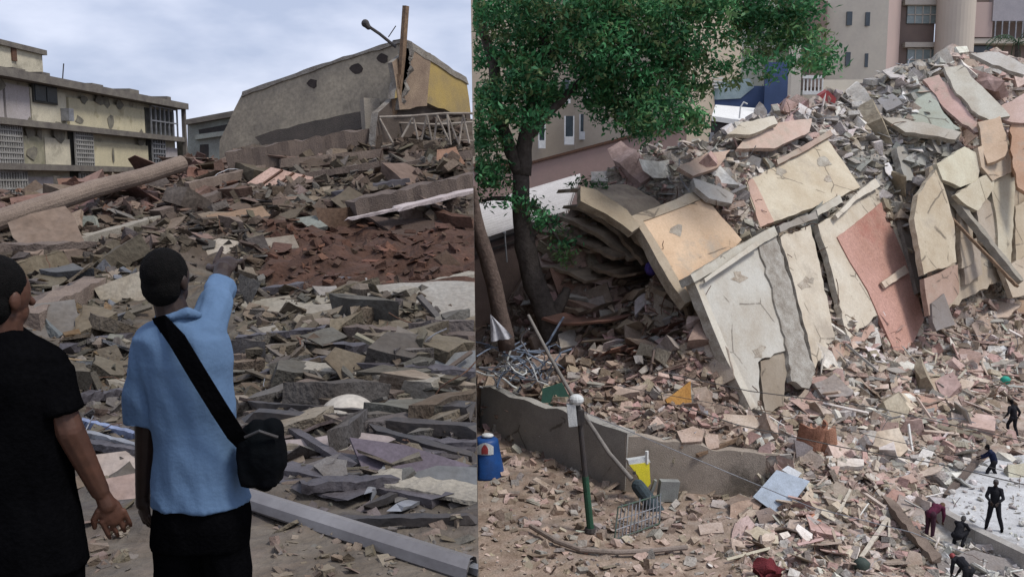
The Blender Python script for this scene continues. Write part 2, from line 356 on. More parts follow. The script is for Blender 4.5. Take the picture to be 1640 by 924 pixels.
LM_L=[(100,380,'the fallen round column'),(190,470,'the pale slab behind the men'),(440,295,'the pink ribbed panel'),(600,400,'the red earth slope'),(670,490,'the big flat slab'),
 (590,610,'the toppled long beam'),(555,650,'the white dome'),(600,860,'the long grey gutter'),(680,720,'the dark frames'),(470,240,'the foot of the tilted grey block'),(690,210,'the white lattice truss'),
 (170,600,'the black-shirted man'),(450,520,'the outstretched arm'),(480,700,'the black shoulder bag'),(660,300,'the long pale strip'),(180,820,"the two men's hands"),(300,330,'the crest of the mound'),(380,400,'the pointing hand'),(80,470,'the thick broken column')]
def mixz(c,c0,k=.45,g=1.0):
    return tuple((a*(1-k)+b*k)*g for a,b in zip(c,c0))
def zmean(pal): return tuple(sum(C[k][i] for k in pal)/len(pal) for i in range(3))
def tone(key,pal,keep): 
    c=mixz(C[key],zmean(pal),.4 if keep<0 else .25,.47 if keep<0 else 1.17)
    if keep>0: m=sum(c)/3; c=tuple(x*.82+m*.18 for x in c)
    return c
def near(px,py,LM): return min(LM,key=lambda l:(l[0]-px)**2+(l[1]-py)**2)[2]

# ------------------------------------------------------------------ clip at the terrace edge
def clip(o, keep, gap=0.004):
    """cut a mesh where it would run through the cut face of the terrace; keep=+1 street side, -1 terrace side"""
    if o.type!='MESH': return
    mw=mat_world(o); bb=[side(mw@Vector(c))*keep for c in o.bound_box]
    if min(bb)>=0: return
    if o.data.users>1: o.data=o.data.copy()
    bm=bmesh.new(); bm.from_mesh(o.data); inv=mw.inverted()
    co=inv@(CAM+EN*keep*gap); no=(mw.to_3x3().transposed()@(EN*-keep)).normalized()
    g=bm.verts[:]+bm.edges[:]+bm.faces[:]
    r=bmesh.ops.bisect_plane(bm,geom=g,plane_co=co,plane_no=no,clear_outer=True)
    ed=[e for e in r['geom_cut'] if isinstance(e,bmesh.types.BMEdge)]
    if ed and len(bm.faces)<4000:
        try: bmesh.ops.holes_fill(bm,edges=ed,sides=0)
        except Exception: pass
    bm.to_mesh(o.data); bm.free(); o.data.update()
def mat_world(o):
    m=o.matrix_basis.copy()
    if o.parent is not None: m=mat_world(o.parent)@o.matrix_parent_inverse@m
    return m

# ------------------------------------------------------------------ ground meshes
def grid_mesh(T, name, mats, facefn, zone, bright, parent_split=None):
    ny,nx=T.Z.shape; V=np.stack([T.X,T.Y,T.Z],-1).reshape(-1,3)
    cols=np.zeros((ny*nx,3))
    for k,(x,y,z) in enumerate(V):
        if y>2 and y<110 and abs(x)<80:
            px,py=proj((x,y,z)); pal=zone(min(1700,max(-60,px)),py); q=noise.noise((x*.7,y*.7,z*.7))*.5+.5
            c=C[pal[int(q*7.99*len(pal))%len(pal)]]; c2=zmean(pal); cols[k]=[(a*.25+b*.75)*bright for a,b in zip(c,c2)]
        else: cols[k]=(.2,.18,.15)
    faces={}
    for j in range(ny-1):
        for i in range(nx-1):
            a=j*nx+i; key=facefn(V[a],V[a+nx+1]); faces.setdefault(key,[]).append((a,a+1,a+nx+1,a+nx))
    outp={}
    for key,fs in faces.items():
        if key is None: continue
        used=sorted({i for f in fs for i in f}); mp_={u:k for k,u in enumerate(used)}
        me=bpy.data.meshes.new(key); me.from_pydata(V[used].tolist(),[],[tuple(mp_[i] for i in f) for f in fs]); me.materials.append(M_MASS)
        ca=me.color_attributes.new('Col','FLOAT_COLOR','POINT'); buf=np.ones((len(used),4)); buf[:,:3]=cols[used]; ca.data.foreach_set('color',buf.ravel())
        o=bpy.data.objects.new(key,me); COL.objects.link(o); ALL.append(o); outp[key]=o
    return outp
gr=grid_mesh(TR,'ground',None,lambda a,b:'rubble_heap' if (a[2]>4.3 and 4<a[0]<46 and 34<a[1]<76) else 'ground',zoneR,.95)
tag(gr['ground'],kind='structure'); tag(gr['rubble_heap'],'packed grey and pink rubble filling the collapsed building','rubble',kind='stuff')
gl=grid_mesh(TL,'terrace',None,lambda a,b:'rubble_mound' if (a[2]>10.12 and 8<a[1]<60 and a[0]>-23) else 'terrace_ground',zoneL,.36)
for o in gl.values():
    bm=bmesh.new(); bm.from_mesh(o.data)
    r=bmesh.ops.bisect_plane(bm,geom=bm.verts[:]+bm.edges[:]+bm.faces[:],plane_co=CAM,plane_no=EN,clear_outer=True)
    ed=[e for e in r['geom_cut'] if isinstance(e,bmesh.types.BMEdge)]
    ex=bmesh.ops.extrude_edge_only(bm,edges=ed)     # the cut earth face below the terrace edge, down to the street
    for v in ex['geom']:
        if isinstance(v,bmesh.types.BMVert):
            v.co.z=-1.0; d=side(v.co); v.co.x-=d/EN.x
    bm.to_mesh(o.data); bm.free()
tag(gl['terrace_ground'],kind='structure'); tag(gl['rubble_mound'],'brown earth and packed rubble of the sloping mound','rubble',kind='stuff')

# ------------------------------------------------------------------ debris prototypes
def slab_proto(k):
    r=random.Random(100+k); n=r.choice([4,4,5,5,3,6]); asp=r.uniform(.5,1)
    an=sorted([2*math.pi*(i+r.uniform(-.28,.28))/n for i in range(n)]); poly=[Vector((math.cos(a)*.5,math.sin(a)*.5*asp,0)) for a in an]
    poly=jagged(poly,.22,.035,r); th=r.uniform(.07,.16); b=MB(); m=len(poly)
    k1=b.add([p+Vector((0,0,th/2+r.uniform(-.008,.008))) for p in poly]); k2=b.add([p*r.uniform(.86,1.05)+Vector((0,0,-th/2+r.uniform(-.03,.03))) for p in poly])
    ce=b.add([(0,0,th/2)]); 
    for i in range(m): j=(i+1)%m; b.face((ce,k1+i,k1+j),0); b.face((k1+j,k1+i,k2+i,k2+j),1)
    b.face([k2+m-1-i for i in range(m)],1)
    nm=['three-cornered','squarish','five-sided','many-sided'][{3:0,4:1,5:2,6:3}[n]]
    if asp<.68: nm='narrow'
    return b,nm
def chunk_proto(k):
    r=random.Random(300+k); bm=bmesh.new(); n=r.randint(9,15); s=(1,r.uniform(.55,.95),r.uniform(.4,.8))
    for i in range(n):
        v=Vector((r.gauss(0,1),r.gauss(0,1),r.gauss(0,1))).normalized()*r.uniform(.4,.52); bm.verts.new((v.x*s[0],v.y*s[1],v.z*s[2]))
    bmesh.ops.convex_hull(bm,input=bm.verts[:]); bmesh.ops.delete(bm,geom=[v for v in bm.verts if not v.link_faces],context='VERTS')
    return bm,('flattish' if s[2]<.55 else 'blocky' if s[1]>.75 else 'wedge-like')
PROT={'slab':[],'chunk':[],'plank':[],'brick':[]}
for k in range(16):
    b,nm=slab_proto(k); me=bpy.data.meshes.new('concrete_slab'); me.from_pydata(b.v,[],b.f); me.materials.append(M_SLAB); me.materials.append(M_RAW)
    me.polygons.foreach_set('material_index',b.m); me.update(); PROT['slab'].append((me,nm))
for k in range(14):
    bm,nm=chunk_proto(k); me=bpy.data.meshes.new('concrete_chunk'); bm.to_mesh(me); bm.free(); me.materials.append(M_RAW); PROT['chunk'].append((me,nm))
for k in range(6):
    r=random.Random(500+k); b=MB(); pts=[]
    n=5; w_=r.uniform(.035,.06); h_=r.uniform(.012,.04); ks=[]
    for i in range(n):
        x=-.5+i/(n-1); oy=math.sin(x*3+k)*.012*r.random(); ks.append(b.add([(x+r.uniform(-.02,.02)*(i in(0,n-1)),oy-w_,-h_),(x,oy+w_,-h_),(x+r.uniform(-.03,.03)*(i in(0,n-1)),oy+w_,h_),(x,oy-w_,h_)]))
    for a,c in zip(ks,ks[1:]):
        for q in range(4): z=(q+1)%4; b.face((a+q,a+z,c+z,c+q))
    b.face((ks[0]+3,ks[0]+2,ks[0]+1,ks[0])); b.face([ks[-1]+q for q in range(4)])
    me=bpy.data.meshes.new('plank'); me.from_pydata(b.v,[],b.f); me.materials.append(M_OBJ); PROT['plank'].append((me,['straight','slightly bowed','splintered'][k%3]))
PROT['rod']=[]; 
for k in range(8):
    r=random.Random(700+k); b=MB(); P=[Vector((-.5,0,0))]; d=Vector((1,0,0))
    for i in range(6): d=(d+Vector((0,r.uniform(-.6,.6),r.uniform(-.4,.5)))).normalized(); P.append(P[-1]+d*.17)
    b.tube(P,.011,5); me=bpy.data.meshes.new('steel_rod'); me.from_pydata(b.v,[],b.f); me.materials.append(M_RUST if k%3 else M_GALV); PROT['rod'].append((me,['bent','curled','hooked','wavy'][k%4]))
for k in range(3):
    b=MB(); 
    for c in ((0,0,0),): b.box(c,(1,.5,.28))
    b.v=[tuple(x+random.Random(k*50+i).uniform(-.03,.03) for x in v) for i,v in enumerate(b.v)]
    me=bpy.data.meshes.new('brick'); me.from_pydata(b.v,[],b.f); me.materials.append(M_RAW); PROT['brick'].append((me,['chipped','whole','cracked'][k]))
PROT['sheet']=[]; PROT['frag']=[]
for k in range(12):
    b,nm=slab_proto(40+k); b.v=[(x,y,z*.35+.03*math.sin(x*4+k)) for x,y,z in b.v]; me=bpy.data.meshes.new('plaster_sheet'); me.from_pydata(b.v,[],b.f); me.materials.append(M_SLAB); me.materials.append(M_SLAB)
    me.polygons.foreach_set('material_index',b.m); me.update(); PROT['sheet'].append((me,nm))
for k in range(12):
    b,nm=slab_proto(70+k); rr_=random.Random(k)
    b.v=[(x,y+x*x*.15,z*2.1+rr_.uniform(-.02,.02)) for x,y,z in b.v]; me=bpy.data.meshes.new('wall_fragment'); me.from_pydata(b.v,[],b.f); me.materials.append(M_SLAB); me.materials.append(M_RAW)
    me.polygons.foreach_set('material_index',b.m); me.update(); PROT['frag'].append((me,nm))
EXCL_R=[]; EXCL_L=[]; SC_L=[]
def inpoly(x,y,P):
    c=False; j=len(P)-1
    for i in range(len(P)):
        if (P[i][1]>y)!=(P[j][1]>y) and x<(P[j][0]-P[i][0])*(y-P[i][1])/(P[j][1]-P[i][1])+P[i][0]: c=not c
        j=i
    return c
def place(kind,name,noun,cat,group,px,py,T,spx,r,zone,LM,keep,parentcol=None,flat=.35,lift=.15,elong=None):
    h=T.hit(px,py)
    if h is None: return None
    if side(h)*keep<.05: return None
    s=spx/ppm(h); me,nm=r.choice(PROT[kind]); pal=zone(px,py); key=r.choice(pal); col=jit(tone(key,pal,keep),.16,r)
    n=T.normal(h.x,h.y); n.z+=.25; n.normalize()
    t=Vector((r.gauss(0,1),r.gauss(0,1),r.gauss(0,1)))*flat; ax=(n+t).normalized()
    if ax.z<-.2: ax.z=abs(ax.z)
    q=ax.to_track_quat('Z','Y').to_matrix()@Matrix.Rotation(r.uniform(0,6.28),3,'Z')
    sz=(s,s*r.uniform(.7,1.1),s*r.uniform(.7,1.3) if kind!='slab' else min(.35,s)*r.uniform(.7,1.5))
    if kind=='rod': sz=(s,s,s)
    if elong: sz=(s,s*elong*r.uniform(.7,1.3),sz[2]); q=ax.to_track_quat('Z','Y').to_matrix()@Matrix.Rotation(r.gauss(0,.35)+(math.pi if r.random()<.5 else 0),3,'Z')
    if kind=='plank': sz=(s,s*r.uniform(.5,1.3) if s<1.5 else s*.6,s*.8)
    o=bpy.data.objects.new(name,me); o.matrix_basis=Matrix.Translation(h+n*(lift*min(s,.8)))@q.to_4x4()@Matrix.Diagonal((*sz,1))
    o.color=col+(1,); COL.objects.link(o); ALL.append(o)
    tilt='flat-lying' if ax.z>.93 else 'tilted' if ax.z>.6 else 'steeply propped' if ax.z>.3 else 'upended'
    size='small' if spx<17 else 'medium-sized' if spx<30 else 'large' if spx<48 else 'very large'
    two=sorted(LM,key=lambda l:(l[0]-px)**2+(l[1]-py)**2)[:3]; tag(o,f"{size} {CN[key]} {nm} {noun}, {tilt}, beside {two[0][2]}",cat,group); SC_L.append((o,size,CN[key],nm,noun,tilt,two))
    clip(o,keep); return o
def scatter(kind,name,noun,cat,group,N,box,size,T,zone,LM,keep,excl,seed,**kw):
    r=random.Random(seed); done=0; tries=0
    while done<N and tries<N*12:
        tries+=1; px=r.uniform(box[0],box[2]); py=r.uniform(box[1],box[3])
        if any(inpoly(px,py,P) for P in excl): continue
        spx=size[0]*(size[1]/size[0])**(r.random()**1.6)
        if place(kind,name,noun,cat,group,px,py,T,spx,r,zone,LM,keep,**kw): done+=1
def chips(name,T,zone,N,boxes,size,keep,excl,label,seed,world=None):
    r=np.random.RandomState(seed); rr=random.Random(seed); PX=[];PY=[]
    for (x0,y0,x1,y1,wt) in boxes:
        n=int(N*wt); PX.append(r.uniform(x0,x1,n)); PY.append(r.uniform(y0,y1,n))
    PX=np.concatenate(PX); PY=np.concatenate(PY)
    ok=np.array([not any(inpoly(a,b,P) for P in excl) for a,b in zip(PX,PY)]); PX=PX[ok];PY=PY[ok]
    X,Y,Z=T.hits(PX,PY,3.47 if keep<0 else 24,60 if keep<0 else 90,800)
    S=size[0]*(size[1]/size[0])**(r.rand(len(PX))**2.2)*Y/F
    ok=~np.isnan(Y); X,Y,Z,PX,PY,S=[a[ok] for a in (X,Y,Z,PX,PY,S)]
    if world:                     # the same litter where this view does not look
        x0,y0,x1,y1,n,s0=world; wx=r.uniform(x0,x1,n); wy=r.uniform(y0,y1,n); wz=T.z(wx,wy)
        X=np.concatenate([X,wx]);Y=np.concatenate([Y,wy]);Z=np.concatenate([Z,wz]); S=np.concatenate([S,s0*(.5+r.rand(n)*1.5)])
        pp=[proj(p) if p[1]>2 else (0,900) for p in zip(wx,wy,wz)]; PX=np.concatenate([PX,[p[0] for p in pp]]); PY=np.concatenate([PY,[p[1] for p in pp]])
    sd=EN.x*(X-CAM.x)+EN.y*(Y-CAM.y)+EN.z*(Z-CAM.z); ok=sd*keep>S*.8; X,Y,Z,PX,PY,S=[a[ok] for a in (X,Y,Z,PX,PY,S)]
    n=len(X); base=np.array([(-1,-1,-1),(1,-1,-1),(1,1,-1),(-1,1,-1),(-1,-1,1),(1,-1,1),(1,1,1),(-1,1,1)],float)*.5
    plate=r.rand(n)<(.62 if keep<0 else .5); dims=np.stack([np.ones(n)*np.where(plate,1.35,.9),r.uniform(.45,1.1,n),np.where(plate,r.uniform(.08,.2,n),r.uniform(.3,.65,n))],1)*S[:,None]
    V=base[None]*(1+r.uniform(-.35,.25,(n,8,3)))*dims[:,None,:]
    q=r.normal(size=(n,4)); q[:,1:3]*=np.where(plate,.45,1)[:,None]; q[:,0]+=r.normal(size=n)*2; q[:,3]+=r.normal(size=n)*2; q/=np.linalg.norm(q,axis=1)[:,None]; a,b,c,d=q.T
    Rm=np.stack([np.stack([1-2*(c*c+d*d),2*(b*c-a*d),2*(b*d+a*c)],-1),np.stack([2*(b*c+a*d),1-2*(b*b+d*d),2*(c*d-a*b)],-1),np.stack([2*(b*d-a*c),2*(c*d+a*b),1-2*(b*b+c*c)],-1)],1)
    V=np.einsum('nij,nkj->nki',Rm,V)+np.stack([X,Y,Z+S*.12],1)[:,None,:]
    Fq=np.array([(3,2,1,0),(4,5,6,7),(0,1,5,4),(1,2,6,5),(2,3,7,6),(3,0,4,7)]); FA_=(Fq[None]+(np.arange(n)*8)[:,None,None]).reshape(-1,4)
    me=bpy.data.meshes.new(name); me.vertices.add(n*8); me.vertices.foreach_set('co',V.ravel()); me.loops.add(n*24); me.loops.foreach_set('vertex_index',FA_.ravel())
    me.polygons.add(n*6); me.polygons.foreach_set('loop_start',np.arange(n*6)*4); me.polygons.foreach_set('use_smooth',[False]*(n*6)); me.update(calc_edges=True); me.materials.append(M_MASS)
    cc=np.ones((n*8,4)); 
    for i in range(n):
        pal=zone(PX[i],PY[i]); cc[i*8:i*8+8,:3]=jit(tone(rr.choice(pal),pal,keep),.22,rr)
    ca=me.color_attributes.new('Col','FLOAT_COLOR','POINT'); ca.data.foreach_set('color',cc.ravel())
    o=bpy.data.objects.new(name,me); COL.objects.link(o); ALL.append(o); tag(o,label,'rubble',kind='stuff'); return o
def slabpx(name,px,n,th,label,cat,color,T=None,Y=None,lift=.06,m0=None,m1=None,group=None,jag=.03,step=.35,parent=None,c=None):
    """a real slab whose outline is seen at these photo pixels, on a plane with normal n standing on the terrain"""
    cx=sum(p[0] for p in px)/len(px); cy=sum(p[1] for p in px)/len(px); n=Vector(n).normalized()
    p0=at(cx,cy,Y) if Y else T.hit(cx,cy); 
    if n.dot(CAM-p0)<0: n=-n
    p0=p0+n*lift; poly=[onplane(a,b,p0,n) for a,b in px]
    if (poly[1]-poly[0]).cross(poly[2]-poly[1]).dot(n)<0: poly.reverse()
    poly=jagged(poly,step,jag)
    b=MB(); b.prism(poly,-n*th,0,1,jag=.12)
    o=b.build(name,[m0 or M_SLAB,m1 or M_RAW],parent,color=color)
    if label: tag(o,label,cat,group)
    return o
# ================================================================== TERRACE SIDE
def keepL(o): clip(o,-1)
def house_far():
    # long three-storey block with covered balconies; its face recedes away from us
    b=at(283,290,52); a=at(0,290,36); a=a+(a-b)*.42; a.z=b.z=at(283,300,52).z           # foot line of the facade
    ux=(b-a); ux.z=0; Lw=ux.length; ux.normalize(); nrm=Vector((ux.y,-ux.x,0))
    root=empty('apartment_block',(a.x,a.y,9),'long cream three-storey block with stained walls and grille screens behind the mound','building')
    def W(u,z,d=0): return Vector((a.x,a.y,0))+ux*u+nrm*d+Vector((0,0,z))
    def U(px,d=0):                                 # column of the facade seen at this pixel
        r=ray(px,290); r.z=0; o_=Vector((a.x,a.y,0))+nrm*d; k=(o_-Vector((CAM.x,CAM.y,0))).dot(nrm)/r.dot(nrm); p=Vector((CAM.x,CAM.y,0))+r*k; return (p-o_).dot(ux)
    ztop=at(283,172,52).z; z2=at(283,224,52).z; z1=at(283,274,52).z
    def bx(name,u0,u1,z0,z1_,d0,d1,m,par=root,col=None):
        q=MB(); P=[W(u0,z0,d0),W(u1,z0,d0),W(u1,z0,d1),W(u0,z0,d1)]; P=[P[0],P[1],P[2],P[3]]; q.hexa([*P,*[p+Vector((0,0,z1_-z0)) for p in P]])
        return q.build(name,m,par,color=col)
    MW=mat('stained_cream',(.56,.51,.39),(.44,.4,.31),1.3,stain=(.2,.18,.14),bump=.2); MY=mat('stained_yellow',(.56,.50,.34),(.46,.41,.29),1.4,stain=(.3,.25,.15),bump=.2)
    MD=mat('dark_trim_and_shade',(.05,.05,.045),(.08,.075,.065),3,bump=.3); MS=mat('slab_edge',(.12,.105,.095),(.2,.18,.15),2,bump=.4)
    MP=mat('pale_lilac_wall',(.42,.38,.38),(.33,.3,.28),1,stain=(.2,.18,.16),bump=.2)
    u0,u1=.3,U(283)
    bx('wall',u0,u1,9,ztop-.1,0,-9,MW)
    bx('roof_slab',u0-.2,u1+.35,ztop-.12,ztop+.22,.75,-9.2,MS)
    for zz in (z2,z1,z1-2.6): bx('floor_slab',u0,u1+.1,zz-.13,zz+.13,.55,0,MS)
    # upper storey bays
    for (x0,x1,m) in ((-60,8,MP),(12,50,MP),(52,108,MW),(112,232,MY)):
        bx('wall_bay',U(x0),U(x1),z2+.13,ztop-.45 if x0>100 else ztop-.3,.16,.01,m)
    def window(x0,x1,zl,zh,par=root):
        f=bx('window',U(x0),U(x1),zl,zh,.24,.17,MD,par); bx('pane',U(x0)+.08,(U(x0)+U(x1))/2-.05,zl+.08,zh-.08,.28,.241,M_GLASS,f); bx('pane',(U(x0)+U(x1))/2+.05,U(x1)-.08,zl+.08,zh-.08,.28,.241,M_GLASS,f)
    window(54,92,z2+.95,z2+1.75)
    # middle storey
    for (x0,x1,m) in ((30,68,mat('peeled_wall',(.2,.19,.13),(.36,.33,.24),1.8,bump=.3)),(70,110,MW),(146,235,MY),(262,282,MP)): bx('wall_bay',U(x0),U(x1),z1+.13,z2-.5,.16,.01,m)
    for (x0,x1,m) in ((34,115,MP),(150,235,MW)): bx('wall_bay',U(x0),U(x1),z1-2.5,z1-.4,.16,.01,m)
    def grille(x0,x1,zl,zh,nx_,nz_,m):
        q=MB(); a_,b_=U(x0),U(x1)
        for i in range(nx_+1):
            u=a_+(b_-a_)*i/nx_; P=[W(u-.035,zl,.34),W(u+.035,zl,.34),W(u+.035,zl,.26),W(u-.035,zl,.26)]; q.hexa([*P,*[p+Vector((0,0,zh-zl)) for p in P]])
        for i in range(nz_+1):
            z=zl+(zh-zl)*i/nz_; P=[W(a_,z-.035,.36),W(b_,z-.035,.36),W(b_,z-.035,.27),W(a_,z-.035,.27)]; q.hexa([*P,*[p+Vector((0,0,.07)) for p in P]])
        q.build('grille',m,root)
    bx('opening_shade',(u0+.2),U(28),z1+.13,z2-.13,.05,.01,MD); bx('opening_shade',U(112),U(144),z1-2.5,z2-.13,.05,.01,MD); bx('opening_shade',U(236),U(260),z1+.13,z2-.13,.05,.01,MD); bx('opening_shade',U(236),U(282),z2+.13,ztop-.3,.05,.01,MD)  # solid plates painted dark for the shade inside the bays
    grille(-60,28,z1+.1,z2-.1,22,7,M_CONC); grille(114,142,z1+.1,z2-.1,8,8,M_CONC); grille(-60,32,z1-2.6,z1-.2,20,7,M_CONC); grille(118,148,z1-2.4,z1-.2,7,6,M_CONC); grille(238,258,z1+.1,z2-.1,5,6,M_GALV); grille(238,280,z2+.1,ztop-.2,6,2,M_GALV)
    rr=random.Random(5)
    for k in range(16):       # irregular patches painted dark for shaded openings, proud of the wall face
        x0=rr.choice([rr.uniform(2,100),rr.uniform(118,230)]); zb=rr.choice([z2+.2,z2+1.2,z1+.3,z1+1.1]); hh=rr.uniform(.3,1.0); ww=rr.uniform(.1,.5); P=[]
        for i in range(9): an=i/9*6.283; P.append(W(U(x0)+ww*math.cos(an)*rr.uniform(.6,1.2),zb+hh*.5+hh*.5*math.sin(an)*rr.uniform(.6,1.2),.175+.002*k))
        q=MB(); q.prism(P,-nrm*.01,0); q.build('painted_opening',mat('dark_opening_paint',(.13,.12,.1),(.24,.22,.17),3,bump=.3),root)
    for x0 in (14,60,140,200,260): bx('rubble_edge',U(x0),U(x0)+rr.uniform(.4,1.2),ztop+.22,ztop+.22+rr.uniform(.08,.3),.5,-.5,MS)
    bx('air_conditioner',U(98),U(106),z2+.3,z2+.85,.55,.17,M_GALV)
    q=MB(); q.tube([W(U(170),ztop+.2,-2),W(U(170)+.3,ztop+1.5,-2)],.03,5); q.build('aerial',M_DARKM,root)
    # rooftop stair tower
    q=MB(); P=[W(u0,ztop+.2,-1),W(U(80,-1),ztop+.2,-1),W(U(80,-1),ztop+.2,-4.5),W(u0,ztop+.2,-4.5)]; h=at(78,86,39.2).z-ztop
    q.hexa([*P,*[p+Vector((0,0,h)) for p in P]]); q.build('stair_tower',MW,root)
    bx('tower_roof',u0,U(80,-1)+.15,ztop+.2+h,ztop+.42+h,-.85,-4.6,MS); bx('rust_streak',U(31,-1),U(38,-1),ztop+.9,ztop+.2+h,-.93,-.998,M_RUST)
    bx('corner_post',U(283)+.1,U(283)+.3,9,ztop-.12,.6,.4,MS)
    bx('downpipe',U(286)+.4,U(286)+.75,9,z2+.1,.3,-.2,MD)
house_far()
def small_house():
    root=empty('broken_house',at(335,300,46),'small pale house with a dark sloping roof edge beyond the mound crest','building')
    m=mat('pale_green_wall',(.33,.36,.33),(.22,.22,.2),1.2,stain=(.1,.1,.09))
    z0=10; 
    def pr(name,px,Y,th,mm):
        p0=at(*px[0],Y); n=Vector((-.12,-1,0)).normalized(); poly=[onplane(a,b,p0,n) for a,b in px]; q=MB(); q.prism(list(reversed(poly)),-n*th,0); q.build(name,mm,root)
    pr('wall',[(300,198),(302,330),(420,330),(420,182)],46,4,m); pr('roof_edge',[(296,192),(297,200),(425,178),(425,168)],45.6,4.6,mat('slab_edge'))
    pr('window',[(320,232),(320,258),(334,256),(334,231)],45.9,.2,M_DARKM); pr('window',[(342,230),(342,275),(352,274),(352,229)],45.9,.2,m)
    pr('painted_eave_shade',[(318,208),(319,216),(372,208),(372,198)],45.9,.2,M_DARKM); pr('ledge',[(312,216),(312,224),(375,215),(375,208)],45.7,.6,m)  # dark strip painted in for the shade under the roof edge
small_house()
def tilted_block():
    root=empty('tilted_building',at(560,230,37),'toppled upper storey with smooth grey side and yellow end wall on the mound','building')
    MG=mat('grey_render',(.35,.30,.225),(.22,.19,.15),.6,stain=(.12,.10,.08),bump=.35,fine=7); MYE=mat('yellow_render',(.36,.26,.09),(.25,.19,.1),.7,stain=(.17,.14,.1),bump=.3)
    Ya,Yb,Yc=38.5,34.5,38.5
    n=(at(642,68,Yb)-at(385,170,Ya)).cross(at(610,190,Yb)-at(385,170,Ya)).normalized(); p0=at(642,68,Yb)
    if n.y>0: n=-n
    def on(px,n_=n,p=p0): return [onplane(a,b,p,n_) for a,b in px]
    def pr(name,px,ext,mm,m2=None,nn=n,pp=p0,off=0,jag=.04,par=root):
        P=on(px,nn,pp+nn*off)
        if (P[1]-P[0]).cross(P[2]-P[1]).dot(nn)<0: P.reverse()
        q=MB(); q.prism(jagged(P,.5,jag),ext,0,1); return q.build(name,[mm,m2 or M_RAW],par)
    pr('wall',[(366,196),(388,150),(516,106),(642,66),(650,90),(622,182),(480,215),(400,238),(352,262),(352,225)],-n*.3,MG)
    # dark discs painted for the shade inside round blown-out holes
    for (hx,hy,r_) in ((500,134,9),(571,110,11),(613,94,9)):
        P=on([(hx+r_*math.cos(a)*rnd.uniform(.75,1.2),hy+r_*.85*math.sin(a)*rnd.uniform(.75,1.2)) for a in [i*math.pi/5 for i in range(10)]],n,p0+n*.012)
        if (P[1]-P[0]).cross(P[2]-P[1]).dot(n)<0: P.reverse()
        q=MB(); q.prism(P,-n*.01,0); q.build('hole',mat('painted_void',(.03,.022,.02),(.05,.04,.035),2),root)
    pr('roof_edge',[(386,156),(388,147),(516,102),(643,62),(645,68),(516,108),(390,154)],-n*.8,M_RAW,off=.06,jag=.03)
    n2=(at(745,130,Yc)-at(648,70,Yb)).cross(at(750,190,Yc)-at(648,70,Yb)).normalized()
    if n2.y>0: n2=-n2
    p2=at(648,70,Yb)
    pr('yellow_wall',[(655,74),(696,98),(747,130),(754,182),(735,184),(690,168),(655,152),(632,158),(640,110)],-n2*.3,MYE,nn=n2,pp=p2)
    pr('cornice',[(646,62),(696,90),(747,124),(751,136),(700,104),(655,78)],-n2*.5,M_RAW,nn=n2,pp=p2,off=.05,jag=.06)
    pr('shaded_interior_panel',[(606,180),(640,150),(752,176),(762,250),(600,250)],-n2*.3,mat('painted_interior_shade',(.07,.055,.045),(.11,.085,.07),1.5,bump=.6),nn=n2,pp=p2,off=-.25)  # added panel filling the gap; interior shade is put into its colour
    pr('corner_ruin',[(628,100),(660,72),(690,86),(684,170),(640,176)],-n2*.2,mat('flaked_wall',(.27,.2,.14),(.17,.12,.09),1.5,bump=.6),nn=n2,pp=p2,off=.03)
    pr('floor_edge',[(408,220),(420,233),(500,224),(585,205),(586,178),(540,186),(430,212)],-n*1.6,mat('brown_concrete',(.11,.09,.075),(.075,.065,.055),1.5,bump=.6),off=.35)
    q=MB(); q.beam(at(596,222,34.2),at(592,160,34.4),.62,.5); q.build('column',mat('bare_column',(.3,.26,.21),(.2,.18,.15),1.2,bump=.5),root)
    q=MB(); q.beam(at(640,158,34),at(650,10,33.8),.2,.16); q.beam(at(628,190,34),at(640,120,33.9),.3,.2); q.build('bare_post',M_WOOD,root)
    q=MB(); q.tube([at(634,76,34),at(608,55,33.8),at(586,40,33.6)],.06,7); q.cap(at(585,38,33.6),at(590,44,33.6),.15,.1); q.tube([at(622,60,33.9),at(634,42,33.9)],.02,5); q.build('bent_lamp_arm',M_DARKM,root)
    q=MB(); rt=random.Random(8)
    for i in range(12):
        a=i/11; ctr=at(638+14*a+rt.uniform(-4,4),160-80*a,33.95); P=[ctr+Vector((rt.uniform(.12,.3)*math.cos(t),0,rt.uniform(.15,.38)*math.sin(t))) for t in [k*6.283/6 for k in range(6)]]; q.prism(P,Vector((rt.uniform(-.1,.1),rt.uniform(.1,.3),rt.uniform(-.1,.1))),0)
    q.build('torn_render',M_RAW,root)
tilted_block()
def truss():
    root=empty('lattice_truss',at(690,235,33),'white steel lattice truss lying crumpled under the yellow end wall','truss')
    Y=33; top=[(608,188),(660,186),(712,182),(757,182)]; bot=[(612,232),(630,240),(690,238),(757,232)]
    q=MB(); q.tube([at(*p,Y) for p in top],.05,6); q.build('top_chord',M_WT,root)
    q=MB(); zig=[(608,190),(634,238),(662,187),(672,236),(684,186),(694,238),(700,185),(722,232),(716,183),(735,232),(742,184),(752,230)]
    for a,b in zip(zig,zig[1:]): q.tube([at(*a,Y+rnd.uniform(-.2,.2)),at(*b,Y+rnd.uniform(-.2,.2))],.042,6)
    q.build('bracing',M_WT,root)
    q=MB(); q.tube([at(608,196,Y+1.2),at(700,200,Y+1.2),at(757,196,Y+1.2)],.05,6); q.tube([at(610,236,Y),at(668,222,Y+.4),at(757,226,Y+.2)],.045,6); q.build('bottom_chord',M_WT,root)
M_WT=mat('dull_white_paint',(.34,.3,.25),(.2,.16,.13),3,rough=.7)
truss()
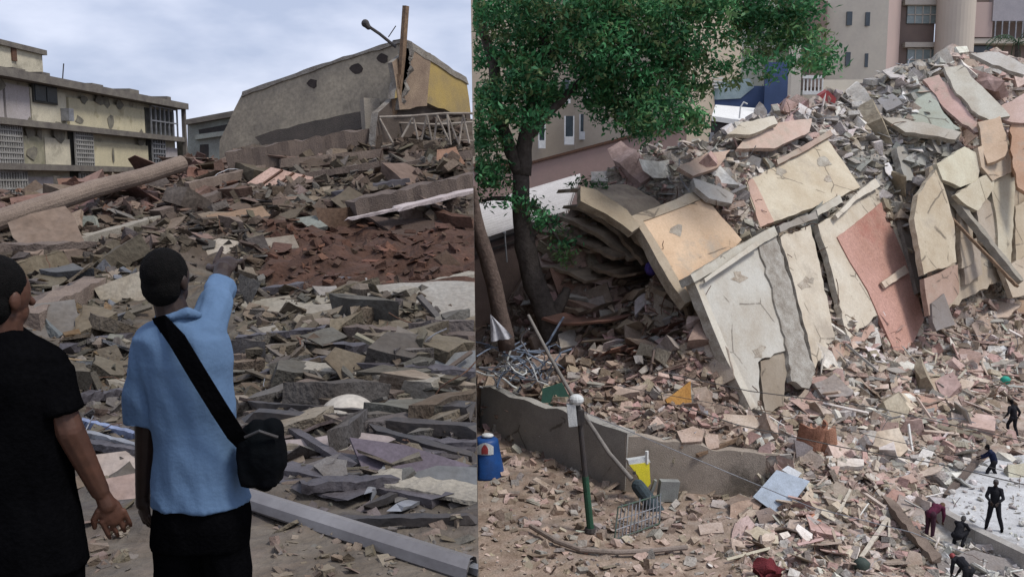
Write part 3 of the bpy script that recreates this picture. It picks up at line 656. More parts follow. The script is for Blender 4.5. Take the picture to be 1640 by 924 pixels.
# --- big single pieces on the mound
def bigbeam(name,a,b,w_,h_,m,label,cat,color=None,n=14,rag=.03,up=(0,0,1),keep=-1):
    TT=TL if keep<0 else TR
    def sn(q):
        h=TT.hit(q[0],q[1]); return at(*q) if h is None or h.y*.985>q[2] else at(q[0],q[1],h.y*.985)
    p0,p1=sn(a),sn(b); d=(p1-p0); L_=d.length; d.normalize(); x=d.cross(Vector(up)).normalized(); z=x.cross(d); q=MB(); ks=[]
    for i in range(n+1):
        c=p0+d*L_*i/n; ks.append(q.add([c+x*(sx*w_/2+rnd.uniform(-rag,rag))+z*(sz*h_/2+rnd.uniform(-rag,rag))+d*(rnd.uniform(-.12,.12) if i in(0,n) else 0) for sx,sz in((-1,-1),(1,-1),(1,1),(-1,1))]))
    for k,c in zip(ks,ks[1:]):
        for e in range(4): g=(e+1)%4; q.face((k+e,k+g,c+g,c+e))
    q.face([ks[0]+3-e for e in range(4)]); q.face([ks[-1]+e for e in range(4)])
    o=q.build(name,m,None,color=color); tag(o,label,cat); clip(o,keep); return o
q=MB(); pts=[at(-60,372,21),at(40,340,22.5),at(150,302,24.5),at(230,282,26),at(292,263,27.2)]
q.tube([p+Vector((0,0,.02*math.sin(i*2))) for i,p in enumerate(pts)],[.27,.26,.25,.24,.25],16); tag(q.build('round_column',mat('column_concrete',(.22,.17,.135),(.14,.105,.085),1.2,bump=.6),smooth=False),'long round grey-brown column fallen across the top of the mound','column')
bigbeam('thick_column',(40,520,13.2),(150,462,15.5),.36,.34,mat('column_concrete'),'thick broken column behind the head of the man in black','column')
bigbeam('concrete_beam',(365,262,31),(590,222,33.5),.9,.75,mat('brown_beam',(.15,.115,.095),(.09,.07,.06),1.2,bump=.7),'massive brown beam end under the tilted grey block','beam',n=20,rag=.07)
bigbeam('sloping_beam',(560,335,24),(765,288,26),.7,.45,mat('brown_beam'),'dark earth-coloured beam sloping above the long pale strip','beam',n=18,rag=.05)
bigbeam('roof_strip',(555,352,22.6),(640,334,23),.35,.07,mat('pale_strip',(.46,.4,.38),(.34,.28,.27),1.5),'narrow lower length of the long pale strip','strip',n=12,rag=.01)
bigbeam('roof_strip',(636,334,23),(768,303,24),.75,.09,mat('pale_strip'),'wider upper length of the long pale strip','strip',n=12,rag=.015)
bigbeam('dark_plank',(-20,397,17.5),(150,392,18.4),.35,.12,mat('brown_beam'),'dark strip lying over grey sheets near the fallen column','plank')
def sheet_ribs():
    n=Vector((-.25,-.75,.62)); px=[(378,305),(434,268),(502,284),(452,326)]
    o=slabpx('ribbed_panel',px,n,.12,'pink ribbed panel lying tilted on the upper mound','panel',(.55,.38,.31),T=TL,lift=.3,jag=.01)
    root=o; P=[Vector(onplane(a,b,TL.hit(441,296)+n.normalized()*.33,n.normalized())) for a,b in px]
    for k in (.28,.55,.8):
        q=MB(); q.beam(P[0].lerp(P[3],k),P[1].lerp(P[2],k),.07,.05,up=n); q.build('rib',M_RUST,root)
sheet_ribs()
SL=[ # outline, normal, thickness, colour, label
 ([(588,458),(700,450),(765,452),(765,516),(700,514),(580,500)],(0,-.32,.95),.22,(.42,.40,.36),'big flat grey slab jutting from the mound below the red earth'),
 ([(150,462),(225,434),(242,470),(205,506),(172,502)],(-.1,-.75,.65),.12,(.42,.37,.29),'pale slab standing behind the head of the pointing man'),
 ([(370,486),(480,470),(592,478),(560,505),(470,512),(380,510)],(.05,-.3,.95),.14,(.38,.35,.29),'broad pale slab beside the shoulder of the pointing man'),
 ([(488,490),(560,484),(600,495),(560,522),(480,520)],(.1,-.4,.9),.12,(.36,.33,.28),'cracked grey slab just below the broad pale slab'),
 ([(385,530),(440,520),(455,540),(410,558),(385,552)],(-.2,-.5,.85),.1,(.38,.35,.3),'small pale slab near the back of the blue shirt'),
 ([(520,440),(588,445),(586,462),(540,460)],(.1,-.5,.85),.14,(.38,.37,.35),'upper of the grey slabs stacked beside the big flat slab'),
 ([(500,458),(560,456),(580,474),(520,482)],(.0,-.45,.9),.12,(.4,.38,.36),'middle of the grey slabs stacked beside the big flat slab'),
 ([(300,400),(350,382),(388,388),(330,430)],(.0,-.5,.8),.1,(.5,.44,.36),'pale plaster slab above the pointing hand'),
 ([(330,345),(420,330),(440,350),(350,380)],(.1,-.5,.85),.25,(.36,.25,.17),'tan boulder-like slab on the slope under the pink panel'),
 ([(440,355),(505,345),(525,362),(450,378)],(.1,-.4,.9),.1,(.28,.3,.27),'grey-green slab on the slope below the tan slab'),
 ([(420,382),(470,376),(480,398),(430,408)],(.2,-.5,.85),.1,(.33,.29,.24),'dull slab at the border of the red earth'),
 ([(-20,402),(60,398),(140,400),(60,432),(-20,436)],(0,-.4,.9),.08,(.32,.28,.26),'grey sheet above the head of the man in black'),
 ([(60,360),(130,335),(128,360),(95,385),(50,385)],(-.3,-.6,.7),.1,(.42,.32,.24),'tan plaster sheet under the fallen round column'),
 ([(160,440),(190,430),(200,445),(160,460)],(.3,-.5,.8),.1,(.3,.25,.2),'brown fragment on top of the pale slab behind the men'),
 ([(120,350),(150,345),(160,385),(125,392)],(-.3,-.8,.4),.1,(.38,.4,.34),'greenish upright slab under the fallen round column'),
 ([(600,640),(660,636),(672,662),(610,664)],(0,-.5,.85),.16,(.38,.34,.3),'pale block on the debris beside the white dome'),
 ([(660,572),(765,560),(765,625),(690,612)],(.1,-.6,.75),.1,(.26,.28,.3),'bluish grey slab at the end of the toppled beam'),
 ([(440,705),(560,690),(640,700),(560,735),(450,745)],(0,-.35,.93),.08,(.42,.36,.35),'pale broken board below the white dome'),
 ([(620,770),(700,745),(765,748),(765,800),(640,810)],(.1,-.4,.9),.06,(.2,.21,.22),'grey sheet under the dark crossed frames'),
 ([(400,700),(440,690),(460,730),(410,745)],(.1,-.5,.85),.07,(.36,.31,.3),'pale scrap of board next to the shoulder bag'),
 ([(150,728),(215,720),(218,760),(160,765)],(.0,-.4,.9),.08,(.5,.42,.37),'pale slab between the two men above their hands'),
 ([(160,768),(222,756),(225,800),(165,812)],(.0,-.4,.9),.08,(.47,.36,.32),'pinkish slab between the two men beside their hands'),
 ([(585,345),(640,352),(720,345),(765,352),(765,372),(640,380)],(0,-.4,.9),.1,(.12,.085,.07),'dark earthy slab directly under the long pale strip'),
 ([(700,240),(730,235),(745,262),(700,275)],(-.1,-.7,.6),.12,(.42,.25,.17),'orange-brown wall piece beneath the lattice truss'),
 ([(560,285),(612,268),(640,290),(600,310),(565,305)],(-.1,-.8,.6),.4,(.24,.19,.13),'rounded tan boulder in the middle of the upper mound'),
 ([(470,308),(530,298),(520,325),(470,338)],(0,-.5,.8),.1,(.36,.3,.23),'tan slab beside the pink ribbed panel'),
]
for px,n,th,c,lab in SL:
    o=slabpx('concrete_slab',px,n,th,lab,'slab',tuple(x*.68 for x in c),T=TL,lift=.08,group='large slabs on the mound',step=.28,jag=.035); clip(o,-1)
bigbeam('concrete_beam',(462,600,9.6),(712,628,8.6),.32,.26,mat('pale_beam',(.3,.27,.22),(.2,.18,.15),2,bump=.5),'toppled long beam above the white dome','beam',rag=.012)
bigbeam('concrete_beam',(470,620,9.8),(640,640,9.0),.2,.16,mat('brown_beam'),'dark beam just under the toppled long beam','beam',rag=.012)
def dome():
    c=TL.hit(555,668,3,30)+Vector((0,.1,-.06)); q=MB(); r_=48/ppm(c); R_=R3(.25,.1,0); rows=[]
    for i in range(9):
        t=i/8*math.pi*.5; rows.append(q.add([c+R_@Vector((r_*math.cos(t)*math.cos(a)*(1+.02*math.sin(5*a)),r_*math.cos(t)*math.sin(a),r_*.85*math.sin(t)))for a in [2*math.pi*j/28 for j in range(28)]]))
    for a,b in zip(rows,rows[1:]):
        for j in range(28): z=(j+1)%28; q.face((a+j,a+z,b+z,b+j))
    q.face([rows[0]+27-j for j in range(28)]); q.face([rows[-1]+j for j in range(28)])
    tag(q.build('dome',mat('dull_white_shell',(.46,.42,.36),(.34,.31,.27),2,rough=.6,bump=.15),smooth=True),'dull white dome-shaped shell half buried in the debris','shell')
dome()
# dark frames, boards and the long gutter in front
FR=[((395,665,7.4),(765,690,7.0),.12,.10,M_DARKM,'dark_board','long dark board running level below the white dome'),
 ((400,648,7.8),(600,662,7.5),.05,.06,M_DARKM,'dark_board','thin dark lath just above the long dark board'),
 ((620,655,7.7),(765,660,7.4),.2,.14,M_DARKM,'dark_board','black slot-like beam at the end of the level board'),
 ((645,712,6.8),(592,790,6.0),.05,.05,M_GALV,'metal_bar','pale bar propped slantwise across the dark frames'),
 ((600,690,6.9),(765,735,6.6),.09,.06,M_DARKM,'dark_board','dark edge board over the triangular board'),
 ((455,752,6.3),(700,800,5.8),.16,.07,mat('wet_dark_board',(.05,.045,.05),(.09,.08,.085),3,rough=.5),'dark_board','wide wet board under the slanting bar'),
 ((520,835,5.45),(765,830,5.4),.06,.05,M_DARKM,'metal_bar','thin black bar lying level over the grey gutter'),
 ((600,806,5.7),(765,748,6.2),.05,.05,M_DARKM,'metal_bar','black bar rising to the edge of the terrace'),
 ((640,812,5.65),(765,770,6.0),.09,.03,M_GALV,'metal_bar','flat pale strip parallel to the rising black bar'),
 ((470,690,7.0),(560,745,6.4),.07,.05,mat('wet_dark_board'),'dark_board','short dark board sloping beside the shoulder bag'),
 ((420,600,9.4),(520,575,9.9),.1,.08,mat('wet_dark_board'),'dark_board','purple-black lath behind the shoulder bag'),
 ((130,676,7.6),(225,700,7.2),.06,.06,mat('blue_grey_pipe',(.2,.25,.38),(.13,.15,.22),2,rough=.4),'pipe','upper blue-grey pipe between the two men'),
 ((128,692,7.4),(228,718,7.0),.05,.05,M_GALV,'pipe','lower pale pipe between the two men'),
 ((120,708,7.2),(226,722,6.9),.1,.05,mat('wet_dark_board'),'dark_board','dark strip under the pipes between the two men'),
 ((640,870,5.2),(765,912,4.9),.05,.04,M_GALV,'metal_bar','pale bar at the bottom corner of the debris'),
 ((640,880,5.05),(700,905,4.95),.04,.03,M_DARKM,'metal_bar','short black bar beside the end of the gutter')]
for a,b,w_,h_,m,nm,lab in FR: bigbeam(nm,a,b,w_,h_,m,lab,nm.replace('_',' '),rag=.006)
q=MB(); pts=[TL.hit(a_,b_)+Vector((0,0,.02)) for a_,b_ in ((398,806),(500,838),(600,874),(700,906),(756,921))]
for k in range(len(pts)-1):
    a,b=pts[k],pts[k+1]
prof=[(-.1,.0),(-.085,.05),(-.03,.085),(.03,.07),(.075,.045),(.09,0)]; ks=[]; pts=[pts[0].lerp(pts[-1],i/24)+Vector((0,0,.0)) for i in range(25)]
for p in pts: ks.append(q.add([p+Vector((x*.25,x,z)) for x,z in prof]+[p+Vector((x*.25*.85,x*.85,z-.02)) for x,z in reversed(prof)]))
n_=len(prof)*2
for a,b in zip(ks,ks[1:]):
    for j in range(n_): z=(j+1)%n_; q.face((a+j,a+z,b+z,b+j))
o=q.build('gutter',mat('gutter_metal',(.26,.25,.25),(.15,.14,.14),1.1,rough=.4,bump=.05,metal=.2,grain=(.95,1.04)),smooth=False); tag(o,'long grey metal gutter lying along the bottom of the debris','gutter'); clip(o,-1)
q=MB(); n=Vector((0.1,-.5,.85)).normalized(); px=[(560,700),(648,712),(765,748),(700,790),(600,800)]
o=slabpx('dark_board',px,n,.03,'triangular purple-grey board behind the slanting bar','board',(.11,.09,.11),T=TL,lift=.12,m0=M_OBJ,m1=M_OBJ,jag=.004); clip(o,-1)

rb=random.Random(3); BU=[]
BM=[('dark_beam',mat('brown_beam'),'dark brown beam'),('pale_beam',mat('pale_beam'),'pale dusty beam'),('slate_beam',mat('wet_dark_board'),'near-black beam'),('brown_beam',mat('column_concrete'),'grey-brown beam')]
for i,(x0,y0,x1,y1,w_,h_,k) in enumerate([(20,505,150,452,.3,.2,0),(100,395,250,352,.3,.2,1),(250,345,390,300,.35,.25,0),(300,300,420,272,.4,.3,3),(450,262,610,246,.45,.3,3),(470,285,620,262,.4,.22,0),(640,268,760,246,.5,.3,0),(540,312,650,290,.4,.2,2),
   (380,420,470,398,.22,.12,1),(390,470,560,448,.2,.12,2),(380,545,520,528,.16,.1,2),(560,530,760,545,.24,.14,0),(540,560,700,548,.2,.12,2),(380,575,470,560,.14,.1,3),(590,590,760,600,.2,.12,2),(400,640,520,628,.12,.08,1),
   (560,700,760,716,.12,.08,2),(430,725,600,745,.12,.07,2),(470,780,620,770,.1,.06,2),(380,690,470,712,.1,.08,0),(100,560,200,540,.16,.1,2),(90,600,190,612,.14,.08,1),(110,640,205,628,.12,.08,2),(640,470,760,440,.3,.12,1),(430,672,620,690,.35,.03,2),(560,655,740,668,.4,.03,2),(600,760,760,792,.3,.03,1),(440,760,560,790,.25,.02,2),(620,730,760,712,.25,.03,2),(480,712,640,728,.3,.02,1)]):
    BU.append((k,near(x1,y1,LM_L)))
    bigbeam('fallen_beam',(x0,y0,60),(x1,y1,60),w_,h_,BM[k][1],'%s%s lying near %s'%(['','upper ','lower ','short ','long ','thin ','broken ','split '][sum(1 for u in BU if u==(k,near(x1,y1,LM_L)))],BM[k][2],near(x1,y1,LM_L)),'beam',rag=min(.02,h_*.22))
# --- loose pieces of the mound
PEOPLE_L=[[(0,420),(50,430),(60,540),(115,560),(150,924),(0,924)],[(225,400),(380,400),(380,650),(465,700),(450,780),(430,924),(215,924),(200,560)]]
EXCL_L=PEOPLE_L+[s[0] for s in SL[:3]]+[[(430,352),(765,370),(765,450),(440,465)],[(100,840),(765,760),(765,924),(100,924)],[(378,305),(434,268),(502,284),(452,326)]]
BL=(0,235,760,700)
scatter('slab','concrete_slab','slab piece','slab','broken slabs on the terrace mound',118,BL,(34,105),TL,zoneL,LM_L,-1,EXCL_L,21,flat=.3,lift=.1)
scatter('frag','layered_slab','long slab','slab','long layered slabs on the terrace mound',44,(375,430,760,720),(70,190),TL,zoneL,LM_L,-1,EXCL_L,64,flat=.1,lift=.1,elong=.3)
scatter('frag','layered_slab','long slab','slab','long layered slabs on the upper mound',30,(0,300,760,660),(60,150),TL,zoneL,LM_L,-1,EXCL_L,65,flat=.16,lift=.1,elong=.35)
scatter('rod','steel_rod','rod','rod','bent rods on the terrace mound',30,(0,270,760,760),(50,120),TL,zoneL,LM_L,-1,EXCL_L,66,flat=.6,lift=.1)
zl=lambda x,y: tuple(k for k in zoneL(x,y) if k not in('dark','redearth')) or ('brown',)
scatter('frag','wall_fragment','wall fragment','fragment','wall fragments on the terrace mound',46,(0,270,760,690),(60,150),TL,zl,LM_L,-1,EXCL_L,61,flat=.25,lift=.05)
scatter('sheet','plaster_sheet','thin sheet','sheet','thin sheets on the terrace mound',60,(0,250,760,760),(40,110),TL,zl,LM_L,-1,EXCL_L,62,flat=.3,lift=.12)
scatter('sheet','plaster_sheet','thin sheet','sheet','thin sheets beside the gutter',14,(390,640,760,800),(45,110),TL,zoneL,LM_L,-1,PEOPLE_L,63,flat=.3,lift=.1)
scatter('chunk','concrete_chunk','concrete lump','chunk','concrete lumps on the terrace mound',110,BL,(16,42),TL,zoneL,LM_L,-1,EXCL_L,22,lift=.15)
scatter('plank','timber_plank','plank','plank','planks on the terrace mound',45,(0,270,760,760),(45,120),TL,zoneL,LM_L,-1,EXCL_L,23,flat=.3,lift=.08)
scatter('slab','concrete_slab','slab piece','slab','broken slabs near the gutter',16,(400,640,760,770),(30,75),TL,zoneL,LM_L,-1,PEOPLE_L,24,flat=.25,lift=.06)
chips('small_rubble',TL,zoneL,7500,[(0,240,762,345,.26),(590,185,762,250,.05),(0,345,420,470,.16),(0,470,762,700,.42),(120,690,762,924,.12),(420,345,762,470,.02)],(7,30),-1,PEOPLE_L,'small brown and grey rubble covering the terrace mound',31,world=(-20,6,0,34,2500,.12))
# ================================================================== STREET SIDE: the collapsed building
ruin=empty('collapsed_building',F0+Vector((4,6,-2)),'huge collapsed building lying over on its side with cream, orange and red wall panels','building')
def rp(name,px,p0,n,th,color,off=0,jag=.06,step=.45,m0=None,m1=None,par=ruin,label=None):
    n=n if n.dot(CAM-p0)>0 else -n
    P=[onplane(a,b,p0+n*off,n) for a,b in px]
    if (P[1]-P[0]).cross(P[2]-P[1]).dot(n)<0: P.reverse()
    q=MB(); q.prism(jagged(P,step,jag),-n*th,0,1,jag=.05); o=q.build(name,[m0 or M_WALLP,m1 or M_RAW],par,color=color)
    if label: o['label']=label
    return o
CR=(.55,.52,.44); CR2=(.57,.52,.43); GC=(.47,.455,.41)
F_PANELS=[
 ('wall_panel',[(1112,452),(1160,425),(1222,385),(1238,440),(1256,520),(1262,560),(1240,566),(1214,580),(1216,640),(1226,662),(1202,652),(1160,560)],.35,GC,0),
 ('wall_panel',[(1218,578),(1262,560),(1256,650),(1226,664)],.3,(.27,.23,.18),-.12),
 ('cracked_strip',[(1214,388),(1242,374),(1262,440),(1282,520),(1306,596),(1296,622),(1268,610),(1258,540),(1238,470)],.3,(.38,.36,.32),.1),
 ('wall_panel',[(1250,380),(1298,360),(1314,430),(1338,542),(1316,566),(1306,590),(1284,500),(1264,430)],.35,CR2,.02),
 ('wall_panel',[(1310,360),(1368,320),(1424,289),(1444,370),(1470,470),(1480,530),(1440,560),(1405,505),(1358,542),(1334,440)],.35,CR2,0),
 ('wall_panel',[(1332,556),(1360,545),(1398,520),(1402,530),(1356,566),(1340,582)],.25,(.45,.31,.25),.1),
 ('wall_panel',[(1500,270),(1512,300),(1528,355),(1532,420),(1480,440),(1464,350),(1470,312)],.35,(.48,.42,.32),.15),
 ('wall_panel',[(1480,446),(1534,424),(1536,470),(1510,500),(1488,505)],.3,(.36,.26,.21),.05),
 ('wall_panel',[(1492,486),(1512,470),(1530,520),(1500,530),(1494,516)],.25,(.22,.2,.19),.2),
 ('wall_panel',[(1500,262),(1545,235),(1574,250),(1566,290),(1538,300),(1510,288)],.3,(.52,.49,.38),.3),
 ('wall_panel',[(1530,312),(1560,292),(1594,270),(1592,300),(1566,338),(1550,330)],.3,(.5,.46,.36),.4),
 ('wall_panel',[(1586,292),(1626,276),(1624,340),(1618,430),(1600,424),(1596,350)],.35,(.44,.40,.31),.2),
 ('wall_panel',[(1538,340),(1556,344),(1560,420),(1540,430)],.3,(.33,.28,.22),-.2),
 ('wall_panel',[(1626,330),(1660,310),(1660,470),(1628,440)],.3,(.42,.36,.27),-.1),
 ('wall_panel',[(1540,390),(1568,380),(1574,440),(1546,456)],.3,(.34,.29,.24),-.3),
 ('wall_panel',[(1440,292),(1462,268),(1494,276),(1486,330),(1480,400),(1488,446),(1478,462),(1464,380)],.35,(.50,.45,.35),.1),
 ('wall_panel',[(1566,236),(1604,222),(1622,250),(1620,276),(1590,290),(1572,268)],.3,(.50,.40,.3),.5),
 ('wall_panel',[(1604,430),(1660,400),(1660,470),(1622,476)],.3,(.46,.4,.32),.1),
 ('wall_panel',[(1558,300),(1592,330),(1600,400),(1572,390)],.3,(.38,.33,.27),.0),
 ('wall_panel',[(1622,210),(1660,200),(1660,276),(1628,282)],.3,(.5,.34,.24),.6),
 ('broken_column',[(1436,238),(1450,230),(1462,262),(1462,290),(1450,290)],.4,(.33,.32,.29),.9),
 ('broken_column',[(1462,196),(1478,190),(1492,240),(1490,268),(1474,262)],.4,(.36,.35,.32),.5)]
G0=at(1500,470,49.6); G1=at(1500,255,54.0); G2=at(1640,320,57.0); GN=(G2-G0).cross(G1-G0).normalized()
for nm,px,th,c,off in F_PANELS:
    if min(a for a,b in px)>1463: rp(nm,px,G0,GN,th,tuple(x*1.08 for x in c),off*.8+1.0)
    elif nm=='cracked_strip': rp(nm,px,F0,FN,th,c,off,jag=.12,step=.3,m0=M_RAW)
    else: rp(nm,px,F0,FN,th,c,off,jag=.09,step=.35)
rp('red_panel',[(1341,380),(1380,350),(1412,324),(1442,395),(1464,450),(1480,512),(1462,550),(1436,570),(1414,520),(1390,465),(1362,420)],F0,FN,.2,(.43,.23,.18),.06,jag=.02,m0=mat('rose_plaster',(.46,.27,.22),(.36,.2,.15),.35,bump=.4,fine=8,stain=(.33,.13,.1),),label='rose red wall panel with deeper red lower part')
rp('fallen_strip',[(1412,452),(1450,425),(1456,436),(1418,461)],F0,FN,.14,(.56,.47,.38),.3,jag=.02)
rp('edge_beam',[(1112,452),(1106,440),(1170,400),(1240,362),(1246,376),(1170,420)],F0,FN,.7,(.46,.44,.38),.25,jag=.03)
rp('edge_beam',[(1130,452),(1128,446),(1212,386),(1218,392)],F0,FN,.1,(.5,.47,.4),.42,jag=.015)
rp('edge_beam',[(1250,372),(1248,362),(1306,338),(1310,350)],F0,FN,.4,(.3,.28,.25),.3,jag=.07)
rp('edge_beam',[(1310,346),(1308,336),(1345,312),(1350,324)],F0,FN,.4,(.5,.48,.42),.3,jag=.04)
rp('edge_beam',[(1338,344),(1376,306),(1402,286),(1410,298),(1372,320),(1342,350)],F0,FN,.2,(.6,.56,.48),.35,jag=.03)
rp('edge_beam',[(1424,290),(1434,285),(1462,372),(1480,462),(1470,470),(1448,380)],F0,FN,.25,(.27,.24,.21),.28,jag=.05)
rp('edge_beam',[(1112,452),(1120,448),(1160,545),(1212,650),(1203,656),(1156,560)],F0,FN,.5,(.52,.49,.42),.08,jag=.02)
rp('inner_wall',[(1488,268),(1560,240),(1660,214),(1664,440),(1600,450),(1500,505),(1490,400)],G0,GN,.3,(.43,.37,.29),.45,jag=.12)
# roof side
T_PANELS=[
 ('orange_panel',[(1030,354),(1080,336),(1130,318),(1156,348),(1188,384),(1166,408),(1135,430),(1104,478),(1090,455),(1060,402)],.3,(.60,.44,.30),.03),
 ('roof_panel',[(1194,292),(1250,262),(1324,222),(1350,258),(1378,300),(1340,318),(1270,345),(1216,364),(1206,330)],.3,(.55,.49,.38),0),
 ('roof_panel',[(1196,290),(1206,286),(1240,355),(1218,364)],.3,(.52,.36,.29),.03),
 ('edge_beam',[(1012,346),(1026,340),(1060,328),(1126,300),(1132,316),(1080,336),(1030,354),(1060,402),(1092,456),(1110,480),(1098,486),(1070,446),(1040,392)],.55,(.40,.34,.26),.1),
 ('edge_beam',[(1246,264),(1244,256),(1300,226),(1330,208),(1334,216),(1300,236)],.2,(.36,.27,.22),.25),
 ('roof_panel',[(1110,285),(1150,298),(1176,312),(1172,326),(1136,318),(1114,300)],.3,(.42,.40,.37),.5),
 ('roof_panel',[(1086,268),(1130,246),(1170,240),(1150,268),(1110,282)],.25,(.48,.36,.29),.3),
 ('roof_panel',[(1180,238),(1200,214),(1250,196),(1300,190),(1296,212),(1240,238)],.25,(.50,.38,.32),.3),
 ('roof_panel',[(1165,215),(1190,196),(1240,186),(1246,198),(1200,216)],.3,(.54,.5,.42),.7),
 ('broken_wall_end',[(930,298),(956,304),(1004,336),(1026,362),(1012,372),(970,342),(930,322)],.4,(.30,.25,.18),.25)]
for nm,px,th,c,off in T_PANELS: rp(nm,px,T0,TN,th,c,off,jag=.05 if nm!='edge_beam' else .03)
S0=at(1440,170,58); SN=Vector((-.15,-.78,.62)).normalized()
for nm,px,th,c,off in [
 ('roof_panel',[(1442,170),(1468,142),(1490,150),(1520,190),(1538,206),(1500,218),(1450,200)],.3,(.42,.46,.40),.2),
 ('roof_panel',[(1512,108),(1540,104),(1580,146),(1618,186),(1588,194),(1556,176),(1526,140)],.3,(.52,.50,.43),.5),
 ('roof_panel',[(1478,128),(1504,120),(1530,150),(1560,190),(1590,214),(1562,212),(1520,180)],.25,(.52,.36,.32),.25),
 ('roof_panel',[(1566,196),(1602,186),(1614,226),(1610,250),(1582,262),(1572,230)],.3,(.52,.39,.28),.6),
 ('roof_panel',[(1586,180),(1640,150),(1660,158),(1660,196),(1620,196)],.3,(.53,.40,.35),.3),
 ('roof_panel',[(1404,160),(1430,150),(1446,166),(1420,178)],.2,(.3,.3,.31),.8),
 ('roof_panel',[(1330,190),(1358,168),(1396,178),(1372,200),(1340,208)],.3,(.27,.27,.29),.9),
 ('roof_panel',[(1410,186),(1480,196),(1540,212),(1530,224),(1450,212)],.35,(.47,.44,.38),1.0),
 ('roof_panel',[(1620,180),(1660,176),(1660,320),(1630,300),(1618,240)],.3,(.45,.29,.2),.1),
 ('roof_panel',[(1554,86),(1600,84),(1650,108),(1640,120),(1590,104)],.3,(.50,.48,.44),.9)]:
    rp(nm,px,S0,SN,th,c,off,jag=.09)
rs_=random.Random(21)
for (P_,p0,n,off,cnt) in [(F_PANELS[0][1],F0,FN,.0,2),(F_PANELS[3][1],F0,FN,.02,2),(F_PANELS[4][1],F0,FN,.0,3),(T_PANELS[0][1],T0,TN,.03,1),(T_PANELS[1][1],T0,TN,0,3),([(1490,280),(1650,230),(1650,430),(1500,480)],G0,GN,.45,4)]:
    k=0; xs_=[a for a,b in P_]; ys_=[b for a,b in P_]
    for _ in range(200):
        if k>=cnt: break
        x,y=rs_.uniform(min(xs_),max(xs_)),rs_.uniform(min(ys_),max(ys_)); r1=rs_.uniform(3,11)
        if not all(inpoly(x+dx,y+dy,P_) for dx,dy in ((r1,0),(-r1,0),(0,r1),(0,-r1))): continue
        k+=1; m_=n if n.dot(CAM-p0)>0 else -n; Q=[onplane(x+r1*math.cos(t)*rs_.uniform(.4,1.9),y+r1*1.1*math.sin(t)*rs_.uniform(.5,1.3),p0+m_*(off+.012+.002*k),m_) for t in [i*6.283/9 for i in range(9)]]
        if (Q[1]-Q[0]).cross(Q[2]-Q[1]).dot(m_)<0: Q.reverse()
        q=MB(); q.prism(Q,-m_*.02,0); q.build('spalled_patch',M_RAW,ruin,color=rs_.choice([(.43,.4,.34),(.46,.41,.34),(.4,.36,.3)]))
for i in range(46):      # bars sticking out of the broken slab rims
    P_=rs_.choice([F_PANELS[0][1],F_PANELS[3][1],F_PANELS[4][1],T_PANELS[1][1],T_PANELS[0][1]]); j=rs_.randrange(len(P_)); a,b=P_[j],P_[(j+1)%len(P_)]; t=rs_.random(); pl=(T0,TN) if P_ in (T_PANELS[0][1],T_PANELS[1][1]) else (F0,FN)
    s0=onplane(a[0]+(b[0]-a[0])*t,a[1]+(b[1]-a[1])*t,pl[0]-pl[1]*.12,pl[1]); d=Vector((rs_.uniform(-1,1),rs_.uniform(-.9,.1),rs_.uniform(-.6,.8))).normalized(); pts=[s0]
    for q_ in range(3): pts.append(pts[-1]+d*rs_.uniform(.1,.3)); d=(d+Vector((rs_.uniform(-.5,.5),0,rs_.uniform(-.6,.2)))).normalized()
    q=MB(); q.tube(pts,.018,5); q.build('reinforcing_bar',M_RUST,ruin)
# curled, pancaked floor slabs in the open end
def curl(px,Y0,dY,th,depth,m,name='floor_layer',jj=1.0):
    q=MB(); ks=[]; up=TN; px=[(px[i][0]*(1-t)+px[i+1][0]*t,px[i][1]*(1-t)+px[i+1][1]*t) for i in range(len(px)-1) for t in (0,.33,.66)]+[px[-1]]
    for i,(a,b) in enumerate(px):
        p=at(a+rnd.uniform(-3,3)*jj,b+rnd.uniform(-2.5,2.5)*jj,Y0+dY*i/(len(px)-1)+rnd.uniform(-.25,.25)*jj); e=AX*depth
        ks.append(q.add([p,p+e,p+e-up*th,p-up*th]))
    for a,c in zip(ks,ks[1:]):
        for e in range(4): g=(e+1)%4; q.face((a+e,c+e,c+g,a+g))
    q.face([ks[0]+e for e in range(4)]); q.face([ks[-1]+3-e for e in range(4)])
    return q.build(name,m,ruin)
ML1=mat('floor_tan',(.26,.2,.145),(.15,.115,.085),1.4,bump=.6,stain=(.1,.075,.06)); ML2=mat('floor_dust',(.33,.27,.2),(.2,.15,.115),1.2,bump=.6); ML3=mat('floor_red',(.25,.13,.095),(.16,.095,.07),1.2,bump=.6)
curl([(892,306),(930,300),(975,326),(1012,368),(1044,410),(1078,458)],45.5,-5.2,.28,3.5,ML2)
curl([(900,330),(940,338),(980,362),(1012,398),(1030,420)],45.5,-3.2,.22,3.5,ML1)
curl([(872,344),(915,352),(955,372),(995,400),(1010,412)],45.8,-3.0,.25,3.5,ML2)
curl([(862,372),(905,380),(950,396),(985,412)],46,-3,.22,3,ML1)
curl([(858,426),(900,432),(940,450)],45,-1.2,.2,2,ML2); curl([(950,425),(985,440),(1020,436)],44,-1.2,.24,2,ML1)
curl([(900,490),(930,500),(965,486)],44,-.8,.3,2,ML1)
curl([(1000,470),(1040,460),(1070,470)],42.6,-1.2,.8,2,ML2)
curl([(1096,478),(1104,520),(1100,545),(1086,556)],40.4,-.6,.25,2,ML2,'floor_layer')
curl([(1112,452),(1122,500),(1128,560)],40.2,-.8,.35,2,ML1,'floor_layer')
curl([(1040,540),(1075,556),(1110,590),(1140,610)],40.3,-1.6,.16,.5,mat('concrete'))
curl([(870,510),(930,520),(980,512)],43,-1.6,.18,2.5,ML3); curl([(930,545),(1000,540),(1050,552)],42,-1.2,.15,2,ML2)
